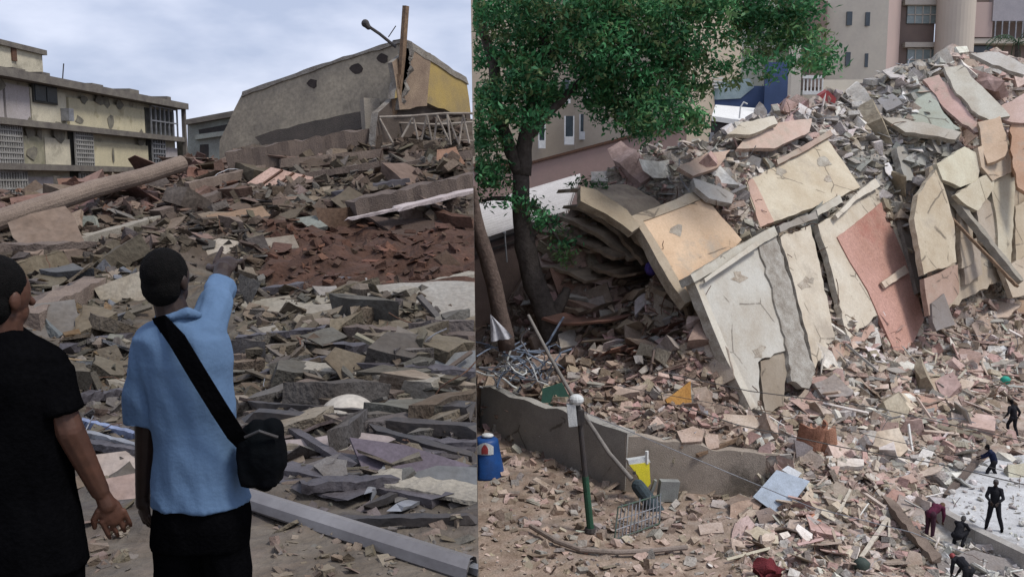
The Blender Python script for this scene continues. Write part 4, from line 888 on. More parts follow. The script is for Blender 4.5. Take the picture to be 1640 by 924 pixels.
for (px,n,c,lab) in [([(880,430),(918,424),(934,468),(896,476)],(.3,-.9,.1),(.27,.17,.13),'red-brown wall piece standing among the crushed layers'),
   ([(930,468),(972,452),(986,500),(948,516)],(-.3,-.9,.15),(.25,.2,.16),'brown wall piece leaning between two crushed layers'),
   ([(980,404),(1006,398),(1024,446),(996,452)],(-.4,-.8,.1),(.3,.24,.19),'tan wall piece close to the violet bundle'),
   ([(896,500),(936,510),(926,546),(890,536)],(.2,-.9,.2),(.29,.23,.18),'dusty wall piece at the back of the hollow near the trunk'),
   ([(1048,470),(1078,486),(1072,530),(1046,520)],(-.4,-.8,.1),(.34,.3,.25),'grey-tan wall piece hanging below the orange panel corner'),
   ([(1106,572),(1140,520),(1166,560),(1176,606),(1150,620)],(-.5,-.8,.3),(.40,.34,.28),'hanging grey-tan panel under the pale leaning wall'),
   ([(1066,640),(1106,610),(1108,660),(1082,672)],(.2,-.9,.3),(.50,.27,.08),'ochre board standing in the mouth of the collapsed end'),
   ([(880,390),(902,366),(912,410),(866,412)],(.1,-.8,.5),(.40,.41,.36),'pale green sheet among the stacked floor layers'),
   ([(1000,520),(1040,508),(1034,548),(1004,560)],(.3,-.8,.5),(.24,.19,.15),'brown wall piece in the middle of the hollow'),
   ([(960,552),(1004,560),(1000,572),(950,566)],(0,-.6,.8),(.45,.4,.36),'pale beam scrap in the hollow below the floor layers'),
   ([(942,560),(952,590),(964,586),(952,548)],(-.3,-.8,.2),(.4,.37,.32),'upright pale scrap at the mouth of the hollow'),
   ([(946,594),(960,588),(980,600),(968,606)],(0,-.5,.85),(.6,.55,.5),'white block lying before the hollow')]:
    slabpx('wall_piece',px,n,.12,lab,'wall piece',c,T=TR,lift=.35,group='pieces inside the hollow end')
q=MB(); q.ball(at(1043,430,41.6),(.32,.3,.36),n=10,k=7); tag(q.build('bundle',mat('violet_cloth',(.06,.04,.2),(.03,.02,.1),5,bump=.5),smooth=True),'dark violet bundle hanging in the hollow beside the orange panel edge','bundle')
rc=random.Random(12)
for k in range(34):
    x0=rc.uniform(868,1090); y0=rc.uniform(335,600); 
    if x0>1010+ (y0-350)*.33: continue
    L_=rc.uniform(22,75); n_=5; sl=rc.uniform(-.1,.35) if y0<470 else rc.uniform(-.25,.5); bow=rc.uniform(-10,12); h=TR.hit(x0,y0); Y0=(h.y if h else 44)-rc.uniform(.4,1.3)
    curl([(x0+L_*i/(n_-1),y0+sl*L_*i/(n_-1)+bow*math.sin(i/(n_-1)*3.14)) for i in range(n_)],Y0,-rc.uniform(.3,1.4),rc.uniform(.12,.34),rc.uniform(.8,2.2),rc.choice([ML1,ML2,ML1,ML3]),'crushed_layer',1.8)
WFC='wall fragments inside the hollow end'
# iron and service pipes dangling out
for i in range(26):
    px=rnd.choice([(rnd.uniform(1010,1100),rnd.uniform(420,560)),(rnd.uniform(1240,1460),rnd.uniform(200,330)),(rnd.uniform(1540,1640),rnd.uniform(320,430))]); h=TR.hit(*px)
    if h is None: continue
    q=MB(); a=h; pts=[a]
    d=Vector((rnd.uniform(-1,1),rnd.uniform(-1.4,-.2),rnd.uniform(-.2,.9)))
    for k in range(4): d+=Vector((rnd.uniform(-.5,.5),rnd.uniform(-.4,.4),-.35)); pts.append(pts[-1]+d.normalized()*rnd.uniform(.25,.5))
    q.tube(pts,.028,5); q.build('reinforcing_bar',M_RUST,ruin)
bigbeam('slanting_beam',(1522,312,52.5),(1632,452,49),.5,.4,mat('pale_beam'),'long pale beam slanting down across the broken far bays','beam',n=20,rag=.04,keep=1)
bigbeam('slanting_pole',(1524,350,51.5),(1628,458,48.3),.16,.16,M_WOOD,'thin pole slanting just below the long pale beam','pole',n=16,rag=.02,keep=1)

# ------------------------------------------------------------------ retaining wall, shed, buildings behind
MRW=mat('render_wall',(.36,.345,.315),(.25,.24,.22),.7,bump=.5,stain=(.33,.31,.29),cracks=.3)
def retaining():
    root=empty('retaining_wall',(W1.x,W1.y,0),'stained grey retaining wall curving below the collapsed end','wall')
    for (a,b,z0,z1,name,m) in ((W0,W1,2.2,2.45,'wall_section',MRW),(W1,W2,2.3,1.7,'wall_section',mat('render_wall_brown',(.34,.29,.24),(.24,.2,.165),.8,bump=.5,stain=(.1,.085,.07)))):
        q=MB(); n=26; ks=[]; d=(b-a).normalized(); nb=Vector((-d.y,d.x,0))
        for i in range(n+1):
            t=i/n; p=a.lerp(b,t); t2=z0+(z1-z0)*t+noise.noise(Vector((p.x*1.3,p.y,2)))*.22
            ks.append(q.add([p-Vector((0,0,.3)),p+nb*.1+Vector((0,0,t2)),p+nb*.5+Vector((0,0,t2+.03)),p+nb*.6-Vector((0,0,.3))]))
        for k,c in zip(ks,ks[1:]):
            for e in range(4): g=(e+1)%4; q.face((k+e,c+e,c+g,k+g))
        q.face([ks[0]+e for e in range(4)]); q.face([ks[-1]+3-e for e in range(4)]); o=q.build(name,m,root); clip(o,1)
retaining()
def shed():
    root=empty('shed',at(830,420,50),'low shed with a white corrugated roof behind the tree trunk','shed')
    a,b,c,d=at(745,338,60),at(930,283,64),at(905,345,50.5),at(745,398,50); q=MB(); n=168; ks=[]
    nn=(b-a).cross(d-a).normalized(); nn = nn if nn.z>0 else -nn
    for i in range(n+1):
        t=i/n; off=nn*(.22*math.cos(i*math.pi*2/12)); A=d.lerp(a,t)+off; B=c.lerp(b,t)+off; ks.append(q.add([A,B,B-nn*.03,A-nn*.03]))
    for k,e in zip(ks,ks[1:]):
        for g in range(4): z=(g+1)%4; q.face((k+g,k+z,e+z,e+g))
    o=q.build('roof',mat('roof_sheet',(.5,.48,.47),(.42,.4,.39),1,rough=.6,bump=.05),root); clip(o,1)
    q=MB(); w1,w2=at(740,402,50.2),at(902,349,50.7); q.hexa([Vector((p.x,p.y,2)) for p in (w1,w2,w2+Vector((0,8,0)),w1+Vector((0,8,0)))]+[w1,w2,w2+Vector((0,8,.3)),w1+Vector((0,8,.3))])
    o=q.build('wall',mat('mauve_wall',(.2,.145,.13),(.14,.105,.095),1,bump=.3),root); clip(o,1)
    q=MB(); q.beam(w1+Vector((0,-.06,-.45)),w2+Vector((0,-.06,-.45)),.06,.14); q.beam(w1+Vector((0,-.06,-.0)),w2+Vector((0,-.06,.0)),.1,.12); o=q.build('gutter',M_DARKM,root); clip(o,1)
    q=MB(); q.tube([at(808,372,50),at(812,420,49.6)],.05,6); q.ball(at(808,374,50),(.1,.1,.14),n=6,k=5); q.build('vent_pipe',M_GALV,root)
shed()
def boxb(root,name,x0,x1,Yf,yt,yb,depth,m,zb=None,skew=0,color=None,keep=1):
    a=at(x0,yt,Yf); b=at(x1,yt,Yf+skew); zb=at(x0,yb,Yf).z if zb is None else zb; d=(Vector((b.x,b.y,0))-Vector((a.x,a.y,0))).normalized(); nb=Vector((-d.y,d.x,0))*depth
    P=[Vector((a.x,a.y,zb)),Vector((b.x,b.y,zb)),Vector((b.x,b.y,zb))+nb,Vector((a.x,a.y,zb))+nb]; T_=[Vector((p.x,p.y,a.z)) for p in P]
    q=MB(); q.hexa(P+T_); o=q.build(name,m,root,color=color); clip(o,keep); return o
def beige_building():
    root=empty('beige_building',at(940,300,84),'beige apartment building with narrow white-framed windows seen through the tree','building')
    mb=mat('beige_wall',grain=(.96,1.03),c1=(.43,.36,.28),c2=(.38,.32,.25),scale=.3,bump=.1,fine=4); boxb(root,'wall',700,924,84,-140,300,10,mb,zb=0,skew=2); 
    boxb(root,'wall',924,1100,86,-140,300,12,mat('beige_wall_front',grain=(.96,1.03),c1=(.46,.39,.31),c2=(.41,.35,.27),scale=.3,bump=.1,fine=4),zb=0,skew=-7)
    for x0,x1,y0,y1,Y in ((906,918,186,232,83.6),(930,942,183,224,85.4),(902,912,128,166,83.6),(940,950,122,160,85.2),(864,872,196,238,83.2),(1000,1012,150,190,82.6)):
        f=boxb(root,'window',x0,x1,Y,y0,y1,.4,M_GLASS); m=mat('window_white',(.7,.7,.68),(.6,.6,.58),2)
        boxb(f,'sill',x0-1,x1+1,Y-.1,y1-13,y1,.3,m); boxb(f,'frame',x0-2,x0,Y-.05,y0,y1,.3,m); boxb(f,'frame',x1,x1+2,Y-.05,y0,y1,.3,m)
    boxb(root,'ledge',700,924,83.7,262,267,.5,M_RUST,skew=2)
    r2=empty('low_annex',at(940,300,78),'low pinkish wall with a dark sloping coping before the beige building','wall')
    mp=mat('pinkish_wall',grain=(.96,1.03),c1=(.36,.25,.22),c2=(.31,.23,.2),scale=.4,bump=.15,fine=5)
    P=[at(700,280,78),at(850,262,78),at(1100,196,76)]; q=MB()
    for a,b in zip(P,P[1:]):
        q.hexa([Vector((a.x,a.y,0)),Vector((b.x,b.y,0)),Vector((b.x,b.y+.5,0)),Vector((a.x,a.y+.5,0)),a,b,b+Vector((0,.5,0)),a+Vector((0,.5,0))])
    o=q.build('wall',mp,r2); clip(o,1)
    q=MB()
    for a,b in zip(P,P[1:]): q.beam(a+Vector((0,.2,.06)),b+Vector((0,.2,.06)),.8,.2)
    o=q.build('coping',M_RUST,r2); clip(o,1)
beige_building()
def tower():
    root=empty('cream_tower',at(1450,200,100),'tall cream apartment tower with slit windows and a round stair column','building')
    mc=mat('cream_tower_wall',grain=(.96,1.03),c1=(.66,.60,.49),c2=(.60,.54,.45),scale=.25,bump=.1,fine=3); mp=mat('pink_tower_wall',grain=(.96,1.03),c1=(.47,.36,.33),c2=(.43,.34,.31),scale=.3,bump=.1); mb=mat('brown_spandrel',(.22,.165,.14),(.19,.145,.125),1)
    boxb(root,'wall',1324,1432,100,-160,180,10,mc,zb=0,skew=-3); boxb(root,'corner_wall',1432,1452,97,-160,180,9,mp,zb=0,skew=3)
    boxb(root,'recessed_wall',1452,1508,101,-160,180,6,mb,zb=0)
    for x,y in ((1357,19),(1387,20),(1355,84),(1386,86),(1358,-50),(1388,-48)):
        w_=boxb(root,'window',x,x+9,98.6 if x<1370 else 97.8,y,y+22,1.2,M_GLASS)
    ml=mat('cream_ledge',(.55,.5,.43),(.5,.46,.4),1)
    for y0 in (-78,68-68,68): boxb(root,'ledge',1450,1508,100.3,y0,y0+8,1.5,ml)
    boxb(root,'ledge',1450,1508,100.3,138,146,1.5,ml)
    for y0,y1 in ((8,38),(78,112),(-66,-30)):
        w_=boxb(root,'window',1454,1503,100.8,y0,y1,.4,mat('curtained_glass',(.3,.36,.35),(.22,.27,.27),2,rough=.25,spec=.6))
        for k in range(1,4): boxb(w_,'mullion',1454+k*12.2,1455.4+k*12.2,100.7,y0,y1,.15,ml)
        for k in (0,.5): boxb(w_,'mullion',1454,1503,100.7,y0+(y1-y0)*k,y0+(y1-y0)*k+1.6,.15,ml)
    c=at(1532,0,99); q=MB(); q.tube([Vector((c.x,c.y,0)),Vector((c.x,c.y,40))],1.95,32); q.build('round_column',mat('column_cream',grain=(.96,1.03),c1=(.50,.44,.37),c2=(.46,.4,.34),scale=.3,bump=.1),root,smooth=False)
    boxb(root,'recessed_wall',1556,1690,102,-160,180,6,mb,zb=0)
    boxb(root,'balcony_floor',1558,1700,100.5,62,70,1.5,ml)
    boxb(root,'balcony_front',1592,1700,100.2,-8,34,1.0,mat('grey_panel',(.36,.34,.36),(.31,.3,.32),1)); boxb(root,'balcony_front',1558,1592,100.4,4,60,.5,mp); boxb(root,'window',1560,1590,101.6,74,110,.3,M_GLASS)
    for k in range(9): boxb(root,'railing_bar',1594+k*11,1596+k*11,100.1,34,62,.1,M_GALV)
tower()
def mid_buildings():
    r=empty('pale_building',at(1190,170,110),'pale building showing in bright gaps of the tree crown','building')
    boxb(r,'wall',1060,1330,110,-160,180,8,mat('pale_green_white',grain=(.96,1.03),c1=(.56,.58,.5),c2=(.46,.5,.43),scale=.15,bump=.1),zb=0)
    for k in range(4): boxb(r,'ledge',1060,1330,109.6,-110+k*62,-104+k*62,.5,mat('cream_ledge'))
    for k in range(12): boxb(r,'window',1076+(k%4)*62,1100+(k%4)*62,109.7,-88+(k//4)*62,-62+(k//4)*62,.4,M_GLASS)
    boxb(r,'brown_wall',1300,1326,99,2,140,3,mat('brown_spandrel'))
    b=empty('blue_hoarding',at(1210,165,84),'dark blue painted hoarding beyond the white canopy roof','hoarding')
    mbl=mat('blue_paint',(.05,.085,.19),(.035,.06,.13),.5,rough=.5,bump=.05); boxb(b,'panel',1128,1228,84,138,196,.3,mbl,zb=5); boxb(b,'panel',1226,1272,83,100,196,.3,mbl,zb=5)
    p0=at(1150,150,83.9); q=MB(); q.prism(list(reversed([onplane(a,c,p0,Vector((0,-1,0))) for a,c in [(1130,139),(1146,132),(1200,126),(1208,140),(1186,158),(1150,160),(1130,160)]])),Vector((0,.05,0)),0); q.build('painted_shape',mat('pale_blue_paint',(.32,.4,.42),(.22,.3,.33),.6),b)
    q=MB(); 
    for k in range(5): q.beam(at(1130,120+k*5,83.6),at(1158,121+k*5,83.6),.12,.12)
    q.build('slat_screen',mat('window_white'),b)
    c=empty('white_canopy',at(1180,200,68),'flat white canopy roof rising behind the grey rubble','canopy')
    q=MB(); P=[at(1140,186,66),at(1206,196,66),at(1216,174,76),at(1146,168,76)]; q.prism(P,Vector((0,0,-.35)),0); q.build('roof',mat('window_white'),c)
    q=MB(); q.prism([p+Vector((0,.2,-.36)) for p in P],Vector((0,0,-.9)),0); q.build('fascia',M_DARKM,c)
    for p in P: q=MB(); q.beam(Vector((p.x,p.y,1.2)),Vector((p.x,p.y,p.z-1.2)),.3,.3); q.build('post',M_GALV,c)
    q=MB(); q.tube([at(1184,190,66),at(1186,172,66),at(1191,164,66),at(1197,167,66)],.06,6); tag(q.build('bent_pipe',mat('window_white')),'small white hooked pipe on the white canopy roof','pipe')
    g=empty('gate_pillar',at(1277,170,72),'pale cream pillar topped by a ragged stub beside the fence','pillar')
    boxb(g,'pillar',1269,1285,72,72,190,.8,mat('cream_ledge'),zb=5); q=MB()
    for a,b2 in (((1274,74),(1271,60)),((1277,73),(1277,56)),((1280,74),(1285,62))): q.tube([at(*a,72.3),at(*b2,72.3)],[.18,.05],6)
    q.build('ragged_stub',M_CONC,g)
    f=empty('low_fence',at(1300,150,72),'cream framed fence between the pillar and the tower','fence')
    boxb(f,'frame',1286,1318,72,121,126,.2,mat('window_white')); boxb(f,'frame',1286,1318,72,146,152,.2,mat('window_white'))
    for k in range(6): boxb(f,'bar',1287+k*6,1289+k*6,72.05,126,146,.1,mat('window_white'))
    boxb(f,'wall',1286,1420,73,152,190,.3,mat('cream_ledge'),zb=5); boxb(f,'wall',1318,1420,73.5,128,152,.3,mat('cream_tower_wall'))
mid_buildings()
for (px,py,s) in ((1218,172,.9),(1240,176,.7)):
    q=MB(); c=at(px,py+12,60); q.prism([c+Vector(v)*s for v in ((-.55,0,-.4),(.55,.1,-.4),(.5,.1,.3),(.2,.1,.75),(-.1,0,.95),(-.45,0,.4))],Vector((.05,.35,0)),0,1); tag(q.build('upright_stone',[M_RAW,M_RAW],color=(.5,.48,.46)),'pale upright fragment before the blue hoarding, '+('larger of the pair' if s>.8 else 'smaller of the pair'),'fragment')
q=MB(); c=at(1323,158,56.8); q.prism([c+Vector(v) for v in ((-.6,0,-.6),(.5,0,-.7),(.65,0,0),(.1,0,.5),(-.4,0,.2))],Vector((0,.6,.1)),0); tag(q.build('red_bin',mat('red_plastic',(.33,.05,.05),(.22,.04,.04),2,rough=.5)),'small dark red container on the crest near the cream pillar','container')

# ------------------------------------------------------------------ trees
def foliage(name,blobs,dens,leaf,par,greens,seed,keep=1,Yj=3.5):
    r=np.random.RandomState(seed); cs=[];sz=[];cl=[]
    for (px,py,rp_,Y,wt) in blobs:
        c=np.array(at(px,py,Y)); R_=rp_*Y/F; n=int(dens*wt*R_*R_); m=max(3,int(n/26))
        d=r.normal(size=(m,3)); d/=np.linalg.norm(d,axis=1)[:,None]; cc=c+d*(R_*r.uniform(.25,1,(m,1))**.6)*np.array([1,1.3,.9])
        tone=r.randint(0,len(greens),m)
        for k in range(m):
            kk=r.randint(14,40); p=cc[k]+r.normal(size=(kk,3))*np.array([.34,.34,.22]); cs.append(p); sz.append(r.uniform(.6,1.25,kk)); g=np.array(greens[tone[k]])
            cl.append(g[None]*r.uniform(.65,1.35,(kk,1)))
    P=np.concatenate(cs); S=np.concatenate(sz)*leaf*r.uniform(.6,1.3,sum(len(x) for x in sz)); K=np.concatenate(cl); sd=EN.x*(P[:,0]-CAM.x)+EN.y*(P[:,1]-CAM.y)+EN.z*(P[:,2]-CAM.z)
    ok=sd*keep>.12; P,S,K=P[ok],S[ok],K[ok]; n=len(P)
    a=r.normal(size=(n,3)); a/=np.linalg.norm(a,axis=1)[:,None]; b=r.normal(size=(n,3)); b[:,2]*=.5; b-=a*(a*b).sum(1)[:,None]; b/=np.linalg.norm(b,axis=1)[:,None]; cN=np.cross(a,b)
    V=np.stack([P-a*S[:,None],P+b*(S*.42)[:,None]+cN*(S*.1)[:,None],P+a*S[:,None]-cN*(S*.25)[:,None],P-b*(S*.42)[:,None]+cN*(S*.1)[:,None]],1)
    me=bpy.data.meshes.new(name); me.vertices.add(n*4); me.vertices.foreach_set('co',(V-np.array(wloc(par))).ravel()); me.loops.add(n*4); me.loops.foreach_set('vertex_index',np.arange(n*4))
    me.polygons.add(n); me.polygons.foreach_set('loop_start',np.arange(n)*4); me.update(calc_edges=True); me.materials.append(M_LEAF)
    ca=me.color_attributes.new('Col','FLOAT_COLOR','POINT'); cc=np.ones((n*4,4)); cc[:,:3]=np.repeat(K,4,axis=0); ca.data.foreach_set('color',cc.ravel())
    o=bpy.data.objects.new(name,me); COL.objects.link(o); ALL.append(o); o.parent=par; return o
GR=[(.055,.2,.08),(.085,.28,.115),(.042,.145,.06),(.12,.32,.13),(.07,.22,.1),(.14,.26,.1),(.17,.22,.1)]
def limb(q,pts,Y,r0,r1,n=10):
    P=[]
    for i,p in enumerate(pts): P.append(at(p[0],p[1],p[2] if len(p)>2 else Y))
    P2=[P[0]]
    for a,b in zip(P,P[1:]):
        for t in (.33,.66): P2.append(a.lerp(b,t)+Vector((rnd.uniform(-.06,.06),rnd.uniform(-.06,.06),0)))
        P2.append(b)
    m=len(P2)-1; q.tube(P2,[(r0+(r1-r0)*i/m)*rnd.uniform(.93,1.08) for i in range(m+1)],n)
def big_tree():
    Y=44; root=empty('tree',at(880,548,Y),'big leaning tree with a forked dark trunk and dense green crown hanging over the street','tree')
    q=MB(); limb(q,[(900,566),(878,510),(856,455),(841,395),(834,335),(834,272)],Y,.66,.4,14)
    q.build('trunk',M_BARK,root,smooth=True)
    q=MB(); limb(q,[(878,520),(896,488),(908,462,44.3)],Y,.42,.2); q.build('stub',M_BARK,root,smooth=True)
    for pts,r0,r1 in [([(836,280),(815,235),(795,180),(790,100),(770,40)],.38,.2),([(836,280),(842,220),(856,160),(870,80),(880,0)],.45,.25),([(842,225),(880,180),(930,130,45),(1000,90,46),(1060,60,46)],.25,.12),
       ([(870,90),(940,40,45),(1040,10,46),(1160,4,46),(1260,20,45)],.25,.1),([(836,330),(815,318),(790,318),(772,322)],.16,.07),([(838,322),(866,338),(880,360,43.6),(905,400,43.4)],.16,.05)]:
        q=MB(); limb(q,pts,Y,r0,r1); o=q.build('limb',M_BARK,root,smooth=True); clip(o,1)
    B=[]
    def bl(l,Y0=44,wt=1.0):
        for x,y,r_ in l: B.append((x,y,r_,Y0+rnd.uniform(-1.8,1.8),wt))
    bl([(780,-40,60),(860,-50,70),(950,-50,70),(1040,-50,70),(1130,-50,70),(1220,-50,60),(1290,-40,40)],44,.35)
    bl([(770,20,40),(820,30,50),(880,25,55),(950,25,55),(1010,20,50),(1070,20,50),(1130,15,45),(1190,10,40),(1240,14,40),(1290,20,30)])
    bl([(765,90,26),(815,85,38),(870,85,45),(930,80,48),(985,85,48),(1040,85,48),(1090,80,40),(1200,48,30),(1250,55,32),(1294,60,24),(1310,92,22)])
    bl([(840,140,36),(875,150,34),(950,130,42),(1000,140,45),(1050,140,45),(1098,130,36),(1120,98,22)])
    bl([(965,168,30),(1010,190,36),(1050,185,38),(1100,185,28),(1030,215,20),(1118,200,16),(1150,60,20),(1158,112,16),(1206,98,18),(1224,78,20),(1170,130,10)],43.5)
    bl([(832,186,24),(858,196,20),(770,160,16),(762,210,18),(800,130,18),(850,176,26)])
    bl([(770,262,20),(786,285,24),(806,290,13),(800,262,14),(768,180,26),(778,292,15),(768,322,12),(774,215,24),(805,180,22),(862,352,8),(800,225,16),(765,235,22),(790,150,26),(850,120,34)],43.8,1.1)
    bl([(1320,100,18),(1318,78,12),(1290,108,14),(1268,94,16),(1232,118,10)],42.8)
    bl([(862,346,10),(878,358,12),(894,372,11),(900,392,9),(902,412,6)],43.4,.9); bl([(826,322,14),(842,330,10),(866,336,8)],43.8,.9)
    foliage('crown',B,640,.16,root,GR,5)
    print('leaves',len(root.children[-1].data.polygons))
big_tree()
def thin_tree():
    root=empty('tree',at(805,520,40),'slim bare leaning trunk beside the terrace edge, before the big tree','tree'); q=MB(); limb(q,[(812,560),(800,500),(784,430),(766,370),(752,300)],40,.42,.3,10); o=q.build('trunk',mat('brown_bark',(.12,.085,.07),(.07,.05,.04),3,bump=.9,fine=9),root,smooth=True); clip(o,1)
thin_tree()
def shrub():
    root=empty('shrub',at(950,300,46.3),'green shrub growing on the curled roof edge','shrub')
    foliage('foliage',[(936,292,12,46,1),(952,300,14,45.8,1),(964,310,10,45.6,1),(948,316,9,45.4,.8)],150,.15,root,[(.06,.13,.05),(.08,.16,.07),(.04,.1,.04)],9)
    q=MB(); limb(q,[(950,325),(948,305),(945,290)],45.8,.06,.03,6); limb(q,[(950,322),(960,308)],45.8,.05,.02,6); q.build('stem',M_BARK,root)
shrub()
def palm():
    root=empty('palm_tree',at(1630,130,78),'small palm with drooping fronds behind the summit of the ruin','palm tree'); c=at(1630,70,78)
    q=MB(); q.tube([Vector((c.x,c.y,1)),c],[.28,.2],8); q.build('trunk',M_BARK,root)
    for k in range(13):
        a=k*2.4; q=MB(); d=Vector((math.cos(a),math.sin(a),0)); p=c.copy(); el=rnd.uniform(.1,1.1); pts=[p.copy()]
        for i in range(7): p=p+(d*math.cos(el)+Vector((0,0,math.sin(el))))*.42; el-=.3; pts.append(p.copy())
        for i in range(7):
            for sgn in (-1,1):
                for t in (0,.5):
                    b=pts[i].lerp(pts[i+1],t); s_=d.cross(Vector((0,0,1)))*sgn; k1=q.add([b,b+d*.08,b+s_*.5+d*.2-Vector((0,0,.25))]); q.face((k1,k1+1,k1+2),0,(.06,.11,.06))
        q.tube(pts,.03,4,col=(.06,.11,.06)); q.build('frond',M_LEAF,root)
palm()

# ------------------------------------------------------------------ street things
def lamp_post():
    b=atz(946,850,0); root=empty('lamp_post',b,'green and black metal lamp post with a white meter box at its top','lamp post'); Y=b.y
    top=at(925,640,Y+.1); m=b.lerp(top,.42); q=MB(); q.tube([b,m],[.13,.12],10); q.build('green_sleeve',mat('green_paint',(.025,.09,.05),(.02,.055,.035),8,rough=.7),root)
    q=MB(); q.tube([m,top],[.1,.085],10); q.build('pole',M_DARKM,root); q=MB(); q.tube([b,b+Vector((0,0,.12))],[.24,.2],10); q.build('base',M_DARKM,root)
    c=at(916,664,Y); mw=mat('white_enamel',(.62,.64,.63),(.5,.52,.52),2,rough=.4); q=MB(); q.box(c,(.3,.28,.75),R3(0,-.1,0)); q.build('meter_box',mw,root)
    q=MB(); q.ball(at(923,640,Y),(.26,.22,.2),n=12,k=7); q.build('lamp_head',mw,root); q=MB(); q.box(at(930,668,Y),(.24,.2,.5)); q.build('switch_box',M_DARKM,root)
lamp_post()
q=MB(); P=[at(846,505,37.5),at(880,570,36),at(925,648,34),at(975,725,32.2),at(1012,768,31.4)]; q.tube(P,[.07,.075,.08,.085,.09],12)
tag(q.build('utility_pole',mat('pole_concrete',(.22,.2,.18),(.14,.13,.12),1.5,bump=.3)),'long grey concrete pole leaning down across the retaining wall','pole')
q=MB(); q.tube([at(1022,778,31.4),at(1062,832,31)],[.25,.28],12); q.ball(at(1022,778,31.4),.25,n=12,k=6); tag(q.build('pole_stump',mat('dark_teal_pole',(.05,.075,.085),(.035,.045,.05),3)),'dark teal stump of pole lying over the fallen green fence','pole')
def sign():
    root=empty('yellow_sign',at(1028,782,31.9),'bright yellow sign box with a torn corner on the retaining wall','sign'); p0=at(1028,760,31.9); n=Vector((.15,-1,.1)).normalized()
    P=[onplane(a,b,p0,n) for a,b in [(1008,744),(1040,740),(1042,774),(1036,782),(1028,778),(1022,762)]]; P.reverse(); q=MB(); q.prism(P,-n*.22,0); 
    if True: q.build('face',mat('yellow_paint',(.66,.58,.03),(.6,.5,.04),2,rough=.5),root)
    P=[onplane(a,b,p0-n*.01,n) for a,b in [(1006,737),(1038,732),(1042,740),(1008,745)]]; P.reverse(); q=MB(); q.prism(P,-n*.35,0); q.build('top_box',mat('white_enamel'),root)
    P=[onplane(a,b,p0+n*.02,n) for a,b in [(1013,756),(1018,754),(1019,759),(1014,760)]]; P.reverse(); q=MB(); q.prism(P,-n*.03,0); q.build('dark_mark',M_DARKM,root)
    q=MB(); q.tube([at(1036,722,32),at(1036,742,32)],.07,6); q.build('post',mat('window_white'),root)
sign()
def green_fence():
    root=empty('metal_fence',at(1015,850,31.5),'small green and silver barred fence knocked over by the lamp post','fence'); A,B=atz(984,864,.06),atz(1056,838,.06); Cc,D=at(1058,792,B.y+.3),at(990,812,A.y+.3)
    q=MB()
    for i in range(13): t=i/12; q.tube([A.lerp(B,t),A.lerp(B,t).lerp(D.lerp(Cc,t),.5)+Vector((0,.06*math.sin(i),.03)),D.lerp(Cc,t)+Vector((0,0,.1*math.sin(i*2.3)))],.022,5)
    for k in (.3,.6): q.tube([A.lerp(D,k),B.lerp(Cc,k)],.02,5)
    q.build('bars',M_GALV,root); q=MB(); q.tube([A,B],.03,6); q.tube([D,Cc],.03,6); q.tube([A,D],.03,6); q.tube([B,Cc],.03,6); q.build('frame',mat('dull_green',(.05,.1,.07),(.1,.1,.09),6),root)
green_fence()
q=MB(); c=at(1070,785,31.9); q.box(c,(.75,.25,.8),R3(.1,.1,.2)); q.box(c+Vector((-.6,.05,-.05)),(.1,.2,.9),R3(0,.3,0)); tag(q.build('meter_cabinet',mat('grey_cabinet',(.26,.27,.25),(.2,.2,.19),3)),'grey-green cabinet leaning on the wall right behind the fallen fence','cabinet')
def barrel():
    b=atz(779,760,0); root=empty('barrel',b,'blue plastic barrel with a red and white mark before the retaining wall','barrel'); mb=mat('blue_plastic',(.015,.07,.24),(.012,.045,.15),2,rough=.45,bump=.1)
    h=1.95; r_=.55; q=MB(); zs=[0,.08,.5,.55,1.0,1.05,1.4,1.5,1.56,1.58]; rs=[1.35,1.35,1.22,1.2,1.04,1.02,.92,.88,.7,.3]; q.tube([b+Vector((0,0,z)) for z in zs],[r_*k for k in rs],20); o=q.build('body',mb,root,smooth=True); clip(o,1)
    def patch(name,a0,a1,z0,z1,m,dr=.012):
        q=MB(); ks=[]
        for i in range(7): a=a0+(a1-a0)*i/6; d=Vector((math.sin(a),-math.cos(a),0)); ks.append(q.add([b+d*(r_*1.05+dr)+Vector((0,0,z0)),b+d*(r_*1.05+dr)+Vector((0,0,z1+(.18*math.sin(i/6*math.pi)))),b+d*(r_*1.05-.05)+Vector((0,0,z1)),b+d*(r_*1.05-.05)+Vector((0,0,z0))]))
        for k,c in zip(ks,ks[1:]):
            for e in range(4): g=(e+1)%4; q.face((k+e,c+e,c+g,k+g))
        o=q.build(name,m,root); clip(o,1)
    patch('white_band',-.65,.55,1.02,1.35,mat('white_enamel')); patch('red_mark',-.3,.15,1.06,1.28,mat('red_plastic'),.03)
    q=MB(); q.ball(b+Vector((.05,0,1.66)),(.26,.22,.1),n=12,k=6); o=q.build('lid',mat('white_enamel'),root,smooth=True); clip(o,1)
barrel()
def cloth():
    p=[at(785,503,38.5),at(824,541,38.3),at(802,544,38.6),at(786,547,38.4)]; q=MB(); n=10; rows=[]
    for i in range(n+1):
        t=i/n; a=p[0].lerp(p[3],t); b=p[0].lerp(p[1],t); rows.append(q.add([a.lerp(b,j/8)+Vector((0,.12*math.sin(j*1.6+t*3)*t,.03*math.sin(j*3)*t)) for j in range(9)]))
    for a,b in zip(rows,rows[1:]):
        for j in range(8): q.face((a+j,a+j+1,b+j+1,b+j))
    o=q.build('white_cloth',mat('white_cloth',(.5,.5,.52),(.4,.4,.43),6,bump=.5,fine=8),smooth=True); tag(o,'triangular white cloth hanging between the thin trunk and the metal tangle','cloth'); clip(o,1)
cloth()
